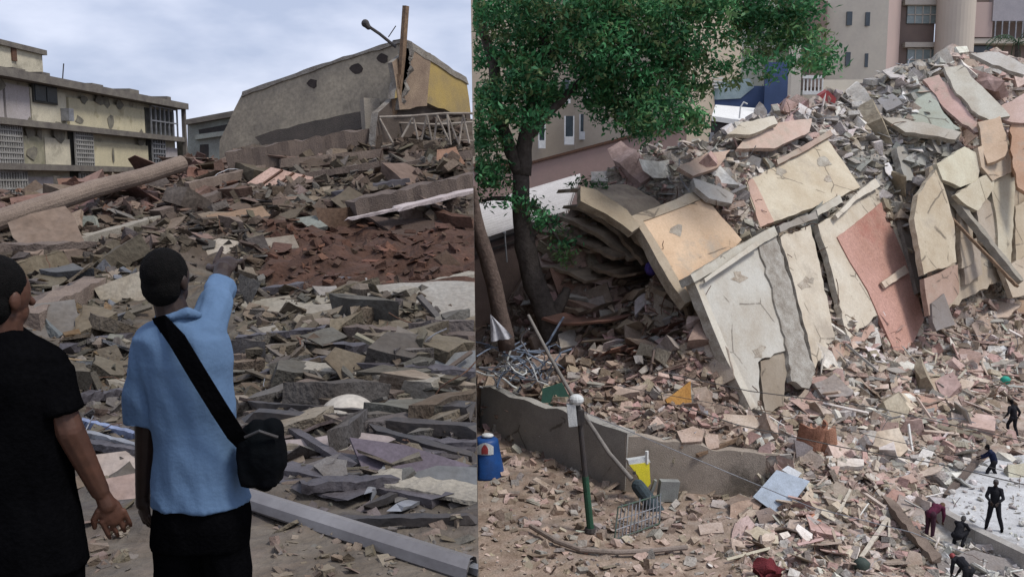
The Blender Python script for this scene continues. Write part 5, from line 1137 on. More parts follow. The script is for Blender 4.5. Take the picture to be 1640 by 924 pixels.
def tangle():
    root=empty('metal_tangle',at(835,610,40),'tangle of bent blue-grey window frames and bars under the big tree','scrap metal'); r=random.Random(4)
    for m,N,name in ((mat('blue_grey_metal',(.2,.25,.33),(.13,.15,.19),3,rough=.5),26,'bent_frame'),(M_GALV,22,'bent_bar'),(mat('white_enamel'),9,'pale_bar')):
        for i in range(N):
            px,py=r.uniform(785,880),r.uniform(545,622); a=at(px,py,r.uniform(39.5,41.5)); q=MB(); d=Vector((r.uniform(-1,1),r.uniform(-.4,.4),r.uniform(-.45,.45))); pts=[a]
            for k in range(r.randint(2,4)): pts.append(pts[-1]+d.normalized()*r.uniform(.25,.75)); d=d+Vector((r.uniform(-.6,.6),r.uniform(-.4,.4),r.uniform(-.5,.5)))
            q.tube(pts,r.uniform(.025,.055),5); o=q.build(name,m,root); clip(o,1)
tangle()
o=slabpx('green_tarpaulin',[(868,622),(900,612),(914,640),(922,668),(890,664),(866,650)],(-.1,-.9,.45),.06,'dark green tarpaulin hanging over the top of the retaining wall','tarpaulin',(.02,.07,.05),T=TR,lift=.25,m0=M_OBJ,m1=M_OBJ)
slabpx('metal_sheet',[(1206,795),(1244,752),(1297,770),(1252,828)],(-.15,-.62,.75),.05,'pale blue square sheet lying tilted on the rubble','sheet',(.40,.46,.54),T=TR,lift=.35,m0=M_OBJ,m1=M_OBJ,jag=.004)
slabpx('metal_sheet',[(1252,752),(1262,745),(1284,757),(1276,766)],(-.1,-.7,.7),.05,'small white strip at the top corner of the pale blue sheet','sheet',(.6,.62,.64),T=TR,lift=.5,m0=M_OBJ,m1=M_OBJ)
ST=[([(1275,672),(1310,664),(1304,700),(1296,718),(1274,708)],(-.2,-.85,.4),(.40,.21,.14),'terracotta tank piece with a rounded side, larger of the pair','terracotta tank pieces'),
 ([(1312,672),(1342,682),(1336,706),(1306,714),(1302,696)],(.3,-.8,.45),(.47,.25,.17),'terracotta tank piece facing the street, brighter of the pair','terracotta tank pieces'),
 ([(1272,704),(1302,716),(1300,742),(1276,738)],(0,-.95,.2),(.26,.23,.23),'grey torn sheet hanging under the terracotta pieces',None)]
for px,n,c,lab,g in ST[2:]: slabpx('torn_sheet',px,n,.1,lab,'sheet',c,T=TR,Y=33.2,lift=.1,jag=.07)
for (cx,cy,rr_,a0,a1,h_,yaw,c,lab) in ((1291,715,.62,-.2,2.9,1.15,.2,(.36,.18,.12),ST[0][3]),(1322,714,.5,.2,3.3,.95,-.5,(.45,.24,.16),ST[1][3])):
    q=MB(); ks=[]; b0=at(cx,cy,34.2); ax=R3(.25,.2*yaw,yaw)
    for i in range(13):
        a=a0+(a1-a0)*i/12; d_=Vector((math.cos(a),-math.sin(a),0)); hh=h_*(1+.25*noise.noise(Vector((i*.5,cx,0)))); bb=.3*noise.noise(Vector((i*.6,cx,5)))
        ks.append(q.add([b0+ax@(d_*rr_+Vector((0,0,bb))),b0+ax@(d_*rr_+Vector((0,0,hh))),b0+ax@(d_*(rr_-.07)+Vector((0,0,hh))),b0+ax@(d_*(rr_-.07)+Vector((0,0,bb)))]))
    for k,e in zip(ks,ks[1:]):
        for g_ in range(4): z=(g_+1)%4; q.face((k+g_,e+g_,e+z,k+z))
    q.face([ks[0]+e for e in range(4)]); q.face([ks[-1]+3-e for e in range(4)])
    tag(q.build('tank_piece',M_RAW,color=c),lab,'tank piece','terracotta tank pieces')
BIG=[([(1084,690),(1110,682),(1128,690),(1124,706),(1092,708)],(0,-.5,.85),(.46,.36,.30),'pale pink slab on the wall top, first towards the tree'),
 ([(1122,672),(1160,662),(1205,664),(1220,678),(1186,700),(1150,694),(1130,690)],(0,-.45,.9),(.48,.4,.33),'widest pale slab on the wall top below the leaning wall'),
 ([(1186,702),(1196,680),(1216,670),(1222,690),(1206,724),(1190,730)],(.2,-.7,.6),(.5,.44,.38),'curved pale slab hanging off the wall top'),
 ([(1128,694),(1150,696),(1152,716),(1134,720)],(0,-.6,.8),(.47,.37,.31),'small pinkish slab below the widest pale slab'),
 ([(1118,840),(1156,836),(1160,852),(1122,856)],(0,-.35,.93),(.48,.4,.35),'pale rectangular block on the street near the curved cable'),
 ([(1166,840),(1170,808),(1230,790),(1210,826)],(0,-.4,.9),(.38,.28,.22),'pinkish brown slab beside the pale blue sheet'),
 ([(1330,570),(1352,545),(1362,566),(1340,590)],(0,-.6,.75),(.42,.33,.25),'tan slab propped at the base of the red panel side'),
 ([(1368,545),(1404,524),(1412,552),(1392,562)],(0,-.6,.75),(.56,.54,.5),'white slab propped between cream and red panels'),
 ([(1320,720),(1342,704),(1364,718),(1344,736)],(0,-.5,.85),(.5,.42,.35),'pale slab beside the terracotta tank pieces'),
 ([(1470,612),(1520,600),(1540,612),(1500,630),(1460,640)],(0,-.5,.85),(.43,.34,.26),'long tan slab across the pink rubble field'),
 ([(1500,650),(1540,606),(1562,612),(1520,668)],(.3,-.5,.8),(.46,.38,.31),'tan slab leaning uphill in the pink rubble field'),
 ([(1420,640),(1450,625),(1500,640),(1500,658),(1450,655)],(0,-.5,.85),(.45,.3,.24),'rose slab in the pink rubble field'),
 ([(1370,705),(1400,690),(1460,700),(1450,720),(1390,722)],(0,-.4,.9),(.47,.46,.44),'whitish slab midway between the tank pieces and the navy person'),
 ([(1460,745),(1480,715),(1496,724),(1478,765),(1462,770)],(.1,-.6,.8),(.58,.56,.53),'white angular piece near the dusty pavement'),
 ([(1404,770),(1460,758),(1470,770),(1412,784)],(0,-.4,.9),(.48,.36,.31),'narrow pinkish slab before the dusty pavement'),
 ([(1400,812),(1430,782),(1450,790),(1448,820),(1414,826)],(0,-.4,.9),(.42,.27,.23),'rose-brown slab near the person in maroon'),
 ([(1318,790),(1340,770),(1376,790),(1370,808),(1330,812)],(0,-.4,.9),(.35,.3,.25),'brown-grey slab on the street between sheet and planks'),
 ([(1560,490),(1600,482),(1636,488),(1614,508),(1570,512)],(0,-.5,.85),(.52,.42,.34),'pale slab at the foot of the far bays'),
 ([(1610,490),(1640,476),(1660,500),(1640,522),(1618,512)],(0,-.6,.75),(.40,.29,.21),'brown slab at the frame side foot of the far bays'),
 ([(1556,520),(1582,500),(1590,530),(1574,556)],(.4,-.7,.5),(.4,.31,.25),'brown slab leaning near the far bays'),
 ([(1580,560),(1612,552),(1610,580),(1590,588)],(0,-.5,.8),(.56,.57,.57),'white torn piece near the person walking uphill'),
 ([(1440,790),(1496,830),(1480,862),(1430,820)],(0,-.4,.9),(.33,.28,.25),'large brown slab uphill of the person in maroon'),
 ([(1500,900),(1560,880),(1640,900),(1640,930),(1510,930)],(0,-.3,.95),(.24,.22,.21),'dark grey sheet on the street below the kerb'),
 ([(1270,828),(1300,818),(1316,834),(1290,852)],(0,-.5,.85),(.46,.22,.14),'brick-red tile piece on the street'),
 ([(1180,835),(1200,815),(1240,820),(1230,845)],(0,-.4,.9),(.48,.4,.33),'pale tan slab just below the pale blue sheet'),
 ([(1030,360),(1060,340),(1070,352),(1044,372)],(0,-.5,.8),(.4,.38,.35),'x')]
for px,n,c,lab in BIG[:-1]: slabpx('concrete_slab',px,n,.15,lab,'slab',c,T=TR,lift=.2,group='large slabs in the street rubble',jag=.05)
bigbeam('plank',(1380,892,28.6),(1422,830,30.8),.14,.08,mat('pale_wood',(.55,.5,.42),(.42,.37,.3),3),'long pale plank propped up near the person in maroon','plank',rag=.01,keep=1)
bigbeam('plank',(1424,888,28.8),(1424,832,30.6),.07,.07,mat('pale_wood'),'thin pale stake beside the long pale plank','plank',rag=.01,keep=1)
bigbeam('plank',(1344,820,31.2),(1362,785,32.5),.1,.08,mat('pale_wood'),'short pale plank near the brown-grey slab','plank',rag=.01,keep=1)
bigbeam('timber_beam',(1515,795,32),(1578,722,35.5),.22,.18,mat('brown_beam'),'dark timber lying along the edge of the dusty pavement','timber',rag=.02,keep=1)
bigbeam('timber_beam',(1318,700,37),(1395,780,32.5),.12,.1,mat('brown_beam'),'brown timber running down from the terracotta pieces','timber',rag=.02,keep=1)
bigbeam('timber_beam',(1190,700,35.2),(1120,728,34.6),.12,.12,M_WOOD,'stick lying against the top of the retaining wall','timber',rag=.01,keep=1)
bigbeam('concrete_beam',(1420,800,31.8),(1500,900,28.2),.34,.24,mat('column_concrete'),'fallen grey-brown beam beside the person in maroon','beam',rag=.05,keep=1)
# pavement with kerb, covered in white dust
def pave():
    root=None; zt=.5; out_=[atz(x,y,zt) for x,y in [(1504,808),(1540,770),(1580,735),(1640,728),(1780,760),(1800,860),(1640,884),(1570,846)]]
    q=MB(); q.prism(list(reversed(out_)) if (out_[1]-out_[0]).cross(out_[2]-out_[1]).z<0 else out_,Vector((0,0,-.6)),0,1); o=q.build('pavement',[mat('dusty_pavement',(.55,.555,.56),(.38,.38,.38),1.6,bump=.5,stain=(.27,.26,.25)),M_CONC]); tag(o,kind='structure')
    k=[atz(1500,811,zt+.02),atz(1568,849,zt+.02),atz(1650,888,zt+.02)]; q=MB()
    for a,b in zip(k,k[1:]): q.beam(a-Vector((0,0,.25)),b-Vector((0,0,.25)),.35,.55)
    o=q.build('kerb',mat('kerb_concrete',(.40,.38,.35),(.28,.26,.24),1.5,bump=.4)); tag(o,kind='structure')
pave()
slabpx('cream_slab',[(1614,744),(1648,740),(1650,806),(1618,804)],(0,-.75,.66),.4,'thick cream panel standing on the dusty pavement','panel',(.5,.48,.38),T=TR,Y=33.5,lift=.1,jag=.02)
q=MB(); q.prism([at(*p) for p in ((1588,920,27.2),(1588,906,27.4),(1650,902,27.6),(1660,924,27.2))],Vector((0,.4,-.3)),0); tag(q.build('parapet_cap',mat('roof_sheet')),'pale metal cap at the bottom corner of the street','cap')
q=MB(); q.ball(atz(1234,912,.25),(.4,.34,.26),n=22,k=14); q.v=[tuple(Vector(v)+Vector((noise.noise(Vector(v)*4),noise.noise(Vector(v)*4+Vector((9,0,0))),noise.noise(Vector(v)*4+Vector((0,9,0)))))*.28) for v in q.v]
o=q.build('red_bundle',mat('red_cloth',(.14,.02,.025),(.09,.015,.02),3,bump=.8),smooth=False); tag(o,'crumpled dark red bundle on the street near the bottom of the picture','bundle')
for (px,py,c,lab) in ((1610,615,(.03,.35,.26),'turquoise bucket near the person walking uphill'),(1380,915,(.05,.07,.06),'dark green sack on the street behind the long pale plank'),(1586,804,(.4,.43,.5),'pale bag beside the standing person in black')):
    q=MB(); c0=TR.hit(px,py); q.tube([c0,c0+Vector((0,0,.3)),c0+Vector((0,0,.42))],[.2,.25,.12],10); tag(q.build('sack' if 'bucket' not in lab else 'bucket',M_OBJ,color=c,smooth=True),lab,'sack' if 'bucket' not in lab else 'bucket')
def wire(pts,r_,label,m=M_DARKM,sag=0):
    q=MB(); P=[at(*p) for p in pts]; Q=[]
    for a,b in zip(P,P[1:]):
        for i in range(6): Q.append(a.lerp(b,i/6)-Vector((0,0,sag*math.sin(i/6*math.pi))))
    Q.append(P[-1]); q.tube(Q,r_,5); tag(q.build('cable',m),label,'cable')
wire([(1060,596,30),(1200,626,29.5),(1400,652,29),(1560,688,28.5),(1700,720,28)],.018,'uppermost cable strung over the pink rubble field')
wire([(1085,648,29),(1180,680,28.8),(1350,716,28.5),(1500,742,28),(1700,790,27.5)],.02,'middle cable strung over the pink rubble field')
wire([(925,655,33.5),(1060,712,32),(1180,762,31),(1300,812,29.5),(1460,852,28),(1640,922,26.5)],.018,'pale cable running down from the lamp post to the street corner',M_GALV)
wire([(1000,620,31),(1250,665,30),(1460,712,29),(1700,780,28)],.012,'thin cable between the uppermost and middle cables')
wire([(1222,668,36),(1160,660,36.2),(1100,640,36.5)],.03,'short bent bar by the foot of the leaning wall',M_RUST)
pts=[(850,842),(890,866),(930,880),(985,884),(1040,882),(1100,876)]; q=MB(); q.tube([atz(a,b,.18) for a,b in pts],.09,8); tag(q.build('hose',mat('hose_grey',(.26,.21,.18),(.18,.15,.13),4)),'long brown hose curving over the littered street below the lamp post','hose')
q=MB(); P=[atz(a,b,.15) for a,b in ((836,838),(852,838),(858,848),(842,856))]
def parked_car():
    c=at(826,512,53); root=empty('parked_car',c,'dusty grey-white car half hidden behind the big tree trunk','car'); c.z=float(TR.z(c.x,c.y)); R_=R3(0,0,-.35); m=mat('car_paint',(.42,.42,.42),(.3,.3,.3),2,rough=.35,bump=0)
    def W(v): return c+R_@Vector(v)
    prof=[(-2.1,.35),(-2.15,.75),(-1.9,.92),(-1.35,.98),(-.9,1.4),(.6,1.42),(1.2,1.0),(1.95,.9),(2.15,.7),(2.1,.35)]; q=MB(); a=q.add([W((x,-.82,z)) for x,z in prof]); b=q.add([W((x,.82,z)) for x,z in prof]); n=len(prof)
    q.face([a+i for i in range(n)][::-1]); q.face([b+i for i in range(n)])
    for i in range(n): j=(i+1)%n; q.face((a+i,a+j,b+j,b+i))
    o=q.build('body',m,root); clip(o,1)
    for pr in ([(-1.2,1.02),(-.85,1.34),(-.2,1.36),(-.2,1.02)],[(-.1,1.02),(-.1,1.36),(.55,1.36),(1.0,1.02)]):
        q=MB(); q.prism([W((x,-.835,z)) for x,z in pr],R_@Vector((0,.01,0)),0); q.build('side_window',M_GLASS,root)
    for x in (-1.3,1.3):
        for y in (-.8,.8):
            q=MB(); q.tube([W((x,y-.1,.33)),W((x,y+.1,.33))],.33,14); q.build('wheel',M_DARKM,root)
parked_car()

# ------------------------------------------------------------------ loose rubble of the street side
SKY=[[(757,0),(1330,0),(1330,140),(1190,180),(1040,236),(930,285),(850,420),(757,480)],[(1330,0),(1640,0),(1640,95),(1530,85),(1420,125),(1330,140)]]
PP=[[(1600,640),(1640,640),(1640,700),(1600,700)],[(1575,712),(1610,712),(1610,850),(1575,850)],[(1478,808),(1510,808),(1510,865),(1478,865)],[(1515,835),(1548,835),(1548,872),(1515,872)]]
PAN=[p[1] for p in F_PANELS[:6]]+[[(1341,380),(1412,324),(1480,512),(1436,570)]]+[p[1] for p in T_PANELS[:2]]+[[(1500,262),(1574,250),(1560,300),(1530,420),(1480,440)]]
WALLX=[[(775,640),(850,650),(960,688),(1060,706),(1220,740),(1215,800),(1000,793),(768,690)]]
EX=SKY+PP+PAN+WALLX; SN_='broken slabs on the street side'; CHN='concrete lumps on the street side'
SH=[[(1206,795),(1244,752),(1297,770),(1252,828)]]
kwS=dict(flat=.55,lift=.2)
scatter('slab','concrete_slab','slab piece','slab',SN_,95,(1180,540,1640,924),(20,62),TR,zoneR,LM_R,1,EX+SH,41,**kwS)
scatter('slab','concrete_slab','slab piece','slab',SN_,42,(940,90,1640,420),(20,60),TR,zoneR,LM_R,1,EX,42,**kwS)
scatter('slab','concrete_slab','slab piece','slab',SN_,14,(860,460,1180,660),(16,44),TR,zoneR,LM_R,1,EX,43,**kwS)
scatter('slab','concrete_slab','slab piece','slab',SN_,12,(790,700,1200,920),(14,32),TR,zoneR,LM_R,1,EX,44,flat=.2,lift=.08)
scatter('rod','steel_rod','rod','rod','bent rods in the street rubble',60,(1180,520,1640,924),(34,80),TR,zoneR,LM_R,1,EX+SH,81,flat=.7,lift=.25)
scatter('rod','steel_rod','rod','rod','bent rods on the ruin',60,(900,110,1640,560),(30,80),TR,zoneR,LM_R,1,EX,82,flat=.7,lift=.5)
scatter('sheet','cloth_scrap','cloth scrap','scrap','bright scraps in the rubble',30,(900,140,1640,920),(12,26),TR,lambda x,y:('bluegrey','white','mint','terra'),LM_R,1,EX,83,flat=.6,lift=.3)
zr=lambda x,y: tuple(k for k in zoneR(x,y) if k!='brown')
scatter('frag','wall_fragment','wall fragment','fragment',WFC,44,(866,340,1150,600),(34,80),TR,zoneR,LM_R,1,EX,91,flat=.9,lift=.35)
scatter('frag','layered_slab','long slab','slab','long slabs inside the hollow end',26,(866,360,1120,600),(50,100),TR,zoneR,LM_R,1,EX,92,flat=.3,lift=.5,elong=.3)
WF='wall fragments on the street side'; PSN='plaster sheets on the street side'
scatter('frag','wall_fragment','wall fragment','fragment',WF,34,(1190,560,1640,900),(44,92),TR,zr,LM_R,1,EX+SH,71,flat=.5,lift=.12)
scatter('frag','wall_fragment','wall fragment','fragment',WF,56,(960,80,1640,400),(36,90),TR,zr,LM_R,1,EX,72,flat=.5,lift=.2)
scatter('frag','wall_fragment','wall fragment','fragment',WF,16,(880,480,1180,660),(36,70),TR,zr,LM_R,1,EX,73,flat=.5,lift=.15)
scatter('sheet','plaster_sheet','plaster sheet','sheet',PSN,80,(1180,550,1640,924),(26,70),TR,zr,LM_R,1,EX+SH,74,flat=.5,lift=.25)
scatter('sheet','plaster_sheet','plaster sheet','sheet',PSN,46,(950,80,1640,400),(26,64),TR,zr,LM_R,1,EX,75,flat=.5,lift=.3)
scatter('sheet','plaster_sheet','plaster sheet','sheet',PSN,26,(780,480,1200,920),(18,44),TR,zr,LM_R,1,EX,76,flat=.3,lift=.1)
scatter('chunk','concrete_chunk','concrete lump','chunk',CHN,70,(1180,540,1640,924),(11,26),TR,zoneR,LM_R,1,EX+SH,45)
scatter('chunk','concrete_chunk','concrete lump','chunk',CHN,80,(930,90,1640,400),(11,30),TR,zoneR,LM_R,1,EX,46)
scatter('chunk','concrete_chunk','concrete lump','chunk',CHN,38,(770,560,1200,920),(9,22),TR,zoneR,LM_R,1,EX,47)
scatter('plank','timber_plank','plank','plank','planks and laths in the street rubble',90,(1180,520,1640,924),(30,85),TR,zoneR,LM_R,1,EX+SH,48,flat=.4,lift=.3)
scatter('plank','timber_plank','plank','plank','planks and laths on the ruin',60,(880,120,1640,640),(24,64),TR,zoneR,LM_R,1,EX,49,flat=.5,lift=.4)
scatter('brick','brick','brick','brick','loose bricks in the street rubble',90,(790,560,1640,924),(8,13),TR,lambda x,y:('terra','pink','rose','tan'),LM_R,1,EX,50)
chips('small_rubble',TR,zoneR,26000,[(1180,520,1640,924,.33),(930,65,1640,520,.40),(770,480,1200,700,.17),(770,700,1200,924,.036)],(4,24),1,PP+SKY,'small pink, grey and cream rubble littering the street and the ruin',32,world=(0,24,46,76,5000,.2))

class Flat:
    def hits(s,px,py,a,b,n=0):
        P=[atz(x,y,.5) for x,y in zip(px,py)]; return np.array([p.x for p in P]),np.array([p.y for p in P]),np.array([p.z for p in P])
    def hit(s,px,py): return atz(px,py,.5)
    def normal(s,x,y): return Vector((0,0,1))
PVT=[[(1504,735),(1578,735),(1504,806)],[(1504,812),(1640,878),(1640,924),(1504,924)]]
o=chips('dust_and_crumbs',Flat(),zoneR,230,[(1515,735,1640,880,1)],(2.5,11),1,PP+PVT,'white crumbled plaster strewn over the pavement',77)
scatter('chunk','concrete_chunk','concrete lump','chunk',CHN,16,(1520,738,1640,860),(8,20),Flat(),lambda x,y:('white','grey','white'),LM_R,1,PP+PVT,78)
# ================================================================== PEOPLE
def remesh(q,name,m,parent,vox,it=3,fold=0,fs=7,color=None,seed=0):
    o=q.build('tmp',m,None,origin=wloc(parent)); ALL.remove(o)
    bm=bmesh.new(); bm.from_mesh(o.data); bmesh.ops.recalc_face_normals(bm,faces=bm.faces[:]); bm.to_mesh(o.data); bm.free()
    r=o.modifiers.new('r','REMESH'); r.mode='VOXEL'; r.voxel_size=vox; r.use_smooth_shade=True
    if it: s=o.modifiers.new('s','SMOOTH'); s.iterations=it; s.factor=.5
    dg=bpy.context.evaluated_depsgraph_get(); me=bpy.data.meshes.new_from_object(o.evaluated_get(dg)); bpy.data.objects.remove(o)
    me.name=name; me.materials.clear(); me.materials.append(m)
    if fold:
        nn=[v.normal.copy() for v in me.vertices]
        for v,vn in zip(me.vertices,nn):
            c=v.co.copy(); k=-1.5*abs(noise.noise(Vector((c.x*6+c.z*2.5,c.y*5,c.z*2.2+seed))))+.45+.6*noise.noise(Vector((c.x*fs,c.y*fs,c.z*fs*.55+seed)))+.5*noise.noise(Vector((c.x*fs*2.3+c.z*4,c.y*fs*2,c.z*fs*.9+seed)))
            v.co=c+vn*fold*k
    me.polygons.foreach_set('use_smooth',[True]*len(me.polygons)); me.update()
    n=bpy.data.objects.new(name,me); COL.objects.link(n); ALL.append(n); n.parent=parent; 
    if color: n.color=tuple(color)+(1,)
    return n
def hand(q,w,d,pn,sx,curl=.5,k=1.0,point=False):
    d=Vector(d).normalized(); pn=Vector(pn); pn=(pn-d*pn.dot(d)).normalized(); ac=d.cross(pn)*sx
    R_=Matrix((ac,pn,d)).transposed(); q.ball(w+d*.045*k,(.04*k,.016*k,.055*k),R_,10,8); q.cap(w-d*.02,w+d*.02*k,.026*k,.03*k)
    for i,(o_,l) in enumerate(((-.037,.06),(-.0125,.074),(.0125,.08),(.037,.07))):
        c=0 if (point and i==3) else curl*(1.9 if point else 1); a=w+d*.085*k+ac*o_*k; d1=(d*math.cos(c*.7)+pn*math.sin(c*.7)); b=a+d1*l*.5*k; d2=(d*math.cos(c*1.6)+pn*math.sin(c*1.6)); e=b+d2*l*.5*k
        q.cap(a-d*.02*k,b,.0092*k,.0085*k,8); q.cap(b,e,.0085*k,.007*k,8)
    a=w+d*.025*k+ac*.03*k; b=a+(d*.7+ac*.75+pn*.3).normalized()*.038*k; e=b+(d+ac*.25+pn*.35).normalized()*.03*k; q.cap(a,b,.013*k,.011*k,8); q.cap(b,e,.011*k,.009*k,8)
def headm(q,c,fw,k=1.0):
    fw=Vector(fw).normalized(); up=Vector((0,0,1)); up=(up-fw*up.dot(fw)).normalized(); sd_=fw.cross(up); R_=Matrix((sd_,fw,up)).transposed()
    q.ball(c+up*.015*k,(.076*k,.094*k,.098*k),R_,16,12); q.ball(c+fw*.025*k-up*.05*k,(.055*k,.06*k,.062*k),R_,12,8)
    q.cap(c+fw*.088*k+up*.0*k,c+fw*.105*k-up*.028*k,.009*k,.014*k,8); q.ball(c+fw*.076*k-up*.058*k,(.025*k,.014*k,.009*k),R_,8,6)
    for s in (-1,1): q.ball(c+sd_*.078*k*s-up*.008*k-fw*.005*k,(.012*k,.02*k,.032*k),R_,8,6)
    return R_,up,sd_,fw
def hairm(q,c,fw,k=1.0,low=0.0,r=None):
    fw=Vector(fw).normalized(); up=Vector((0,0,1)); up=(up-fw*up.dot(fw)).normalized(); sd_=fw.cross(up); R_=Matrix((sd_,fw,up)).transposed()
    q.ball(c+up*.034*k-fw*.016*k,(.083*k,.092*k,.094*k),R_,16,12); q.ball(c-fw*.042*k-up*(.015+low)*k,(.078*k,.062*k,.078*k),R_,12,8)
M_SKD=mat('dark_skin',(.03,.016,.012),(.02,.012,.009),6,rough=.55,bump=.05); M_SKM=mat('brown_skin',(.085,.036,.022),(.06,.028,.018),6,rough=.55,bump=.05)
M_BLK=mat('black_cloth',(.0035,.0035,.004),(.0025,.0025,.003),6,rough=.95,bump=.2,fine=60,spec=.0); M_BLUE=mat('blue_shirt_cloth',(.10,.165,.27),(.08,.135,.225),3,rough=.85,bump=.1,fine=60,spec=.1,grain=(.96,1.03))
M_HAIR=mat('black_hair',(.006,.006,.006),(.01,.009,.009),40,rough=.9,bump=.5,fine=220,spec=.05)
def loft(q,rows,n=24,flip=0):     # rows: (px,py,halfwidth_px,depth_m, Y)
    ks=[]
    for px,py,hw,dp,Y in rows:
        c=at(px,py,Y); w_=hw*Y/F; ks.append(q.add([c+Vector((w_*math.copysign(abs(math.cos(a))**.85,math.cos(a)),dp*math.copysign(abs(math.sin(a))**.85,math.sin(a)),0)) for a in [2*math.pi*j/n for j in range(n)]]))
    for a,b in zip(ks,ks[1:]):
        for j in range(n): z=(j+1)%n; q.face((a+z,a+j,b+j,b+z))
    q.face([ks[0]+j for j in range(n)]); q.face([ks[-1]+n-1-j for j in range(n)])
def eyes(par,c,fw,k,m=None):
    fw=Vector(fw).normalized(); up=Vector((0,0,1)); sd_=fw.cross(up).normalized(); q=MB()
    for s in (-1,1): q.ball(c+fw*.074*k+sd_*.031*k*s+up*.012*k,.0095*k,n=8,k=6)
    q.build('eyes',mat('eye_white',(.5,.5,.48),(.3,.3,.3),2,rough=.2),par,smooth=True)
def man_blue():
    Y=3.45; foot=at(330,1115,Y); foot.z=10; root=empty('person',foot,'man in a light blue shirt seen from behind, pointing at the rubble','person')
    f=lambda x,y,dy=0: at(x,y,Y+dy)
    hc=f(268,449); fw=Vector((.28,1,.12)); q=MB(); headm(q,hc,fw,1.02); q.cap(f(270,480),f(283,525),.06,.068); 
    q.ball(f(290,590),(.11,.055,.16)); q.ball(f(318,790),(.13,.08,.12)); q.cap(f(296,600),f(316,760),.06,.06)
    q.cap(f(240,560),f(234,672),.035,.042); q.cap(f(234,672),f(229,790,.03),.044,.03); hand(q,f(229,798,.03),Vector((.02,.1,-1)),Vector((.5,.6,0)),-1,.55,1.05)
    q.cap(f(320,545),f(350,470,.2),.03,.032); q.cap(f(350,466,.24),f(355,441,.4),.038,.036); hand(q,f(355,438,.41),Vector((-.02,.85,.45)),Vector((0,.1,-1)),1,.55,1.35,True)
    for s,x0,x1 in ((-1,290,282),(1,352,372)): q.cap(f(x0,850),f((x0+x1)/2,980),.085,.06); q.cap(f((x0+x1)/2,980),f(x1,1095),.056,.04); q.ball(Vector((f(x1,1100).x,Y+.06,10.05)),(.05,.13,.05))
    remesh(q,'body',M_SKD,root,.005,1); eyes(root,hc,fw,1.02)
    q=MB(); hairm(q,hc,fw,1.04); remesh(q,'hair',M_HAIR,root,.007,2,.002,90)
    q=MB(); loft(q,[(284,508,30,.06,Y),(287,520,58,.085,Y),(290,540,76,.11,Y),(298,580,76,.13,Y),(307,640,66,.13,Y),(312,700,65,.125,Y),(317,760,70,.135,Y),(322,802,79,.15,Y)])
    q.cap(f(243,545),f(235,600),.07,.078); q.tube([f(240,560),f(234,610),f(233,679)],[.07,.075,.08],20);  q.cap(f(330,535),f(346,484,.13),.078,.066); q.cap(f(346,484,.13),f(353,462,.3),.066,.062)
    q.ball(f(285,512),(.1,.075,.045),R3(0,.15,0))
    remesh(q,'shirt',M_BLUE,root,.008,4,.017,8)
    q=MB(); q.tube([f(276,508,-.075),f(300,500,-.07),f(322,506,-.02)],[.016,.024,.014],8); q.tube([f(252,512,-.06),f(276,508,-.08),f(284,502,-.07)],[.012,.018,.014],8); remesh(q,'collar',M_BLUE,root,.008,2)
    q=MB(); loft(q,[(322,785,74,.13,Y),(323,830,80,.14,Y),(322,870,80,.13,Y)]); 
    q.cap(f(287,860),f(283,985),.1,.085); q.cap(f(283,985),f(278,1090),.085,.075); q.cap(f(357,860),f(370,985),.105,.09); q.cap(f(370,985),f(380,1090),.09,.08); remesh(q,'trousers',M_BLK,root,.009,2,.008,8)
    q=MB()
    for x in (278,380): c=Vector((f(x,1100).x,Y+.06,10.05)); q.ball(c,(.055,.15,.055))
    q.build('shoes',M_BLK,root,smooth=True)
    # strap over the back, bag at the hip
    P=[f(250,522,-.03),f(262,518,-.105),f(285,545,-.155),(f(318,600,-.165)),f(352,655,-.165),f(378,695,-.14),f(398,715,-.1)]; q=MB(); ks=[]
    for i,p in enumerate(P):
        d=(P[min(i+1,len(P)-1)]-P[max(i-1,0)]).normalized(); s=d.cross(Vector((0,1,0))).normalized()*.034; ks.append(q.add([p-s,p+s,p+s-Vector((0,.009,0)),p-s-Vector((0,.009,0))]))
    for a,b in zip(ks,ks[1:]):
        for e in range(4): g=(e+1)%4; q.face((a+e,b+e,b+g,a+g))
    q.face([ks[0]+e for e in range(4)]); q.face([ks[-1]+3-e for e in range(4)])
    bag=empty('shoulder_bag',f(420,780,-.06),'black shoulder bag hanging at the hip of the man in the blue shirt','bag')
    b=q.build('strap',M_BLK,bag); q=MB(); q.ball(f(420,728,-.07),(.1,.075,.145),n=18,k=12); q.box(f(418,735,-.07),(.15,.12,.2)); q.ball(f(436,690,-.07),(.05,.05,.06)); remesh(q,'pouch',mat('bag_cloth',(.004,.005,.006),(.003,.003,.004),6,rough=.9,bump=.2,spec=.03),bag,.009,4,.012,12)
    q=MB(); q.tube([f(392,700,-.15),f(415,690,-.155),f(445,700,-.13)],.006,6); q.build('zip',M_DARKM,bag)
man_blue()
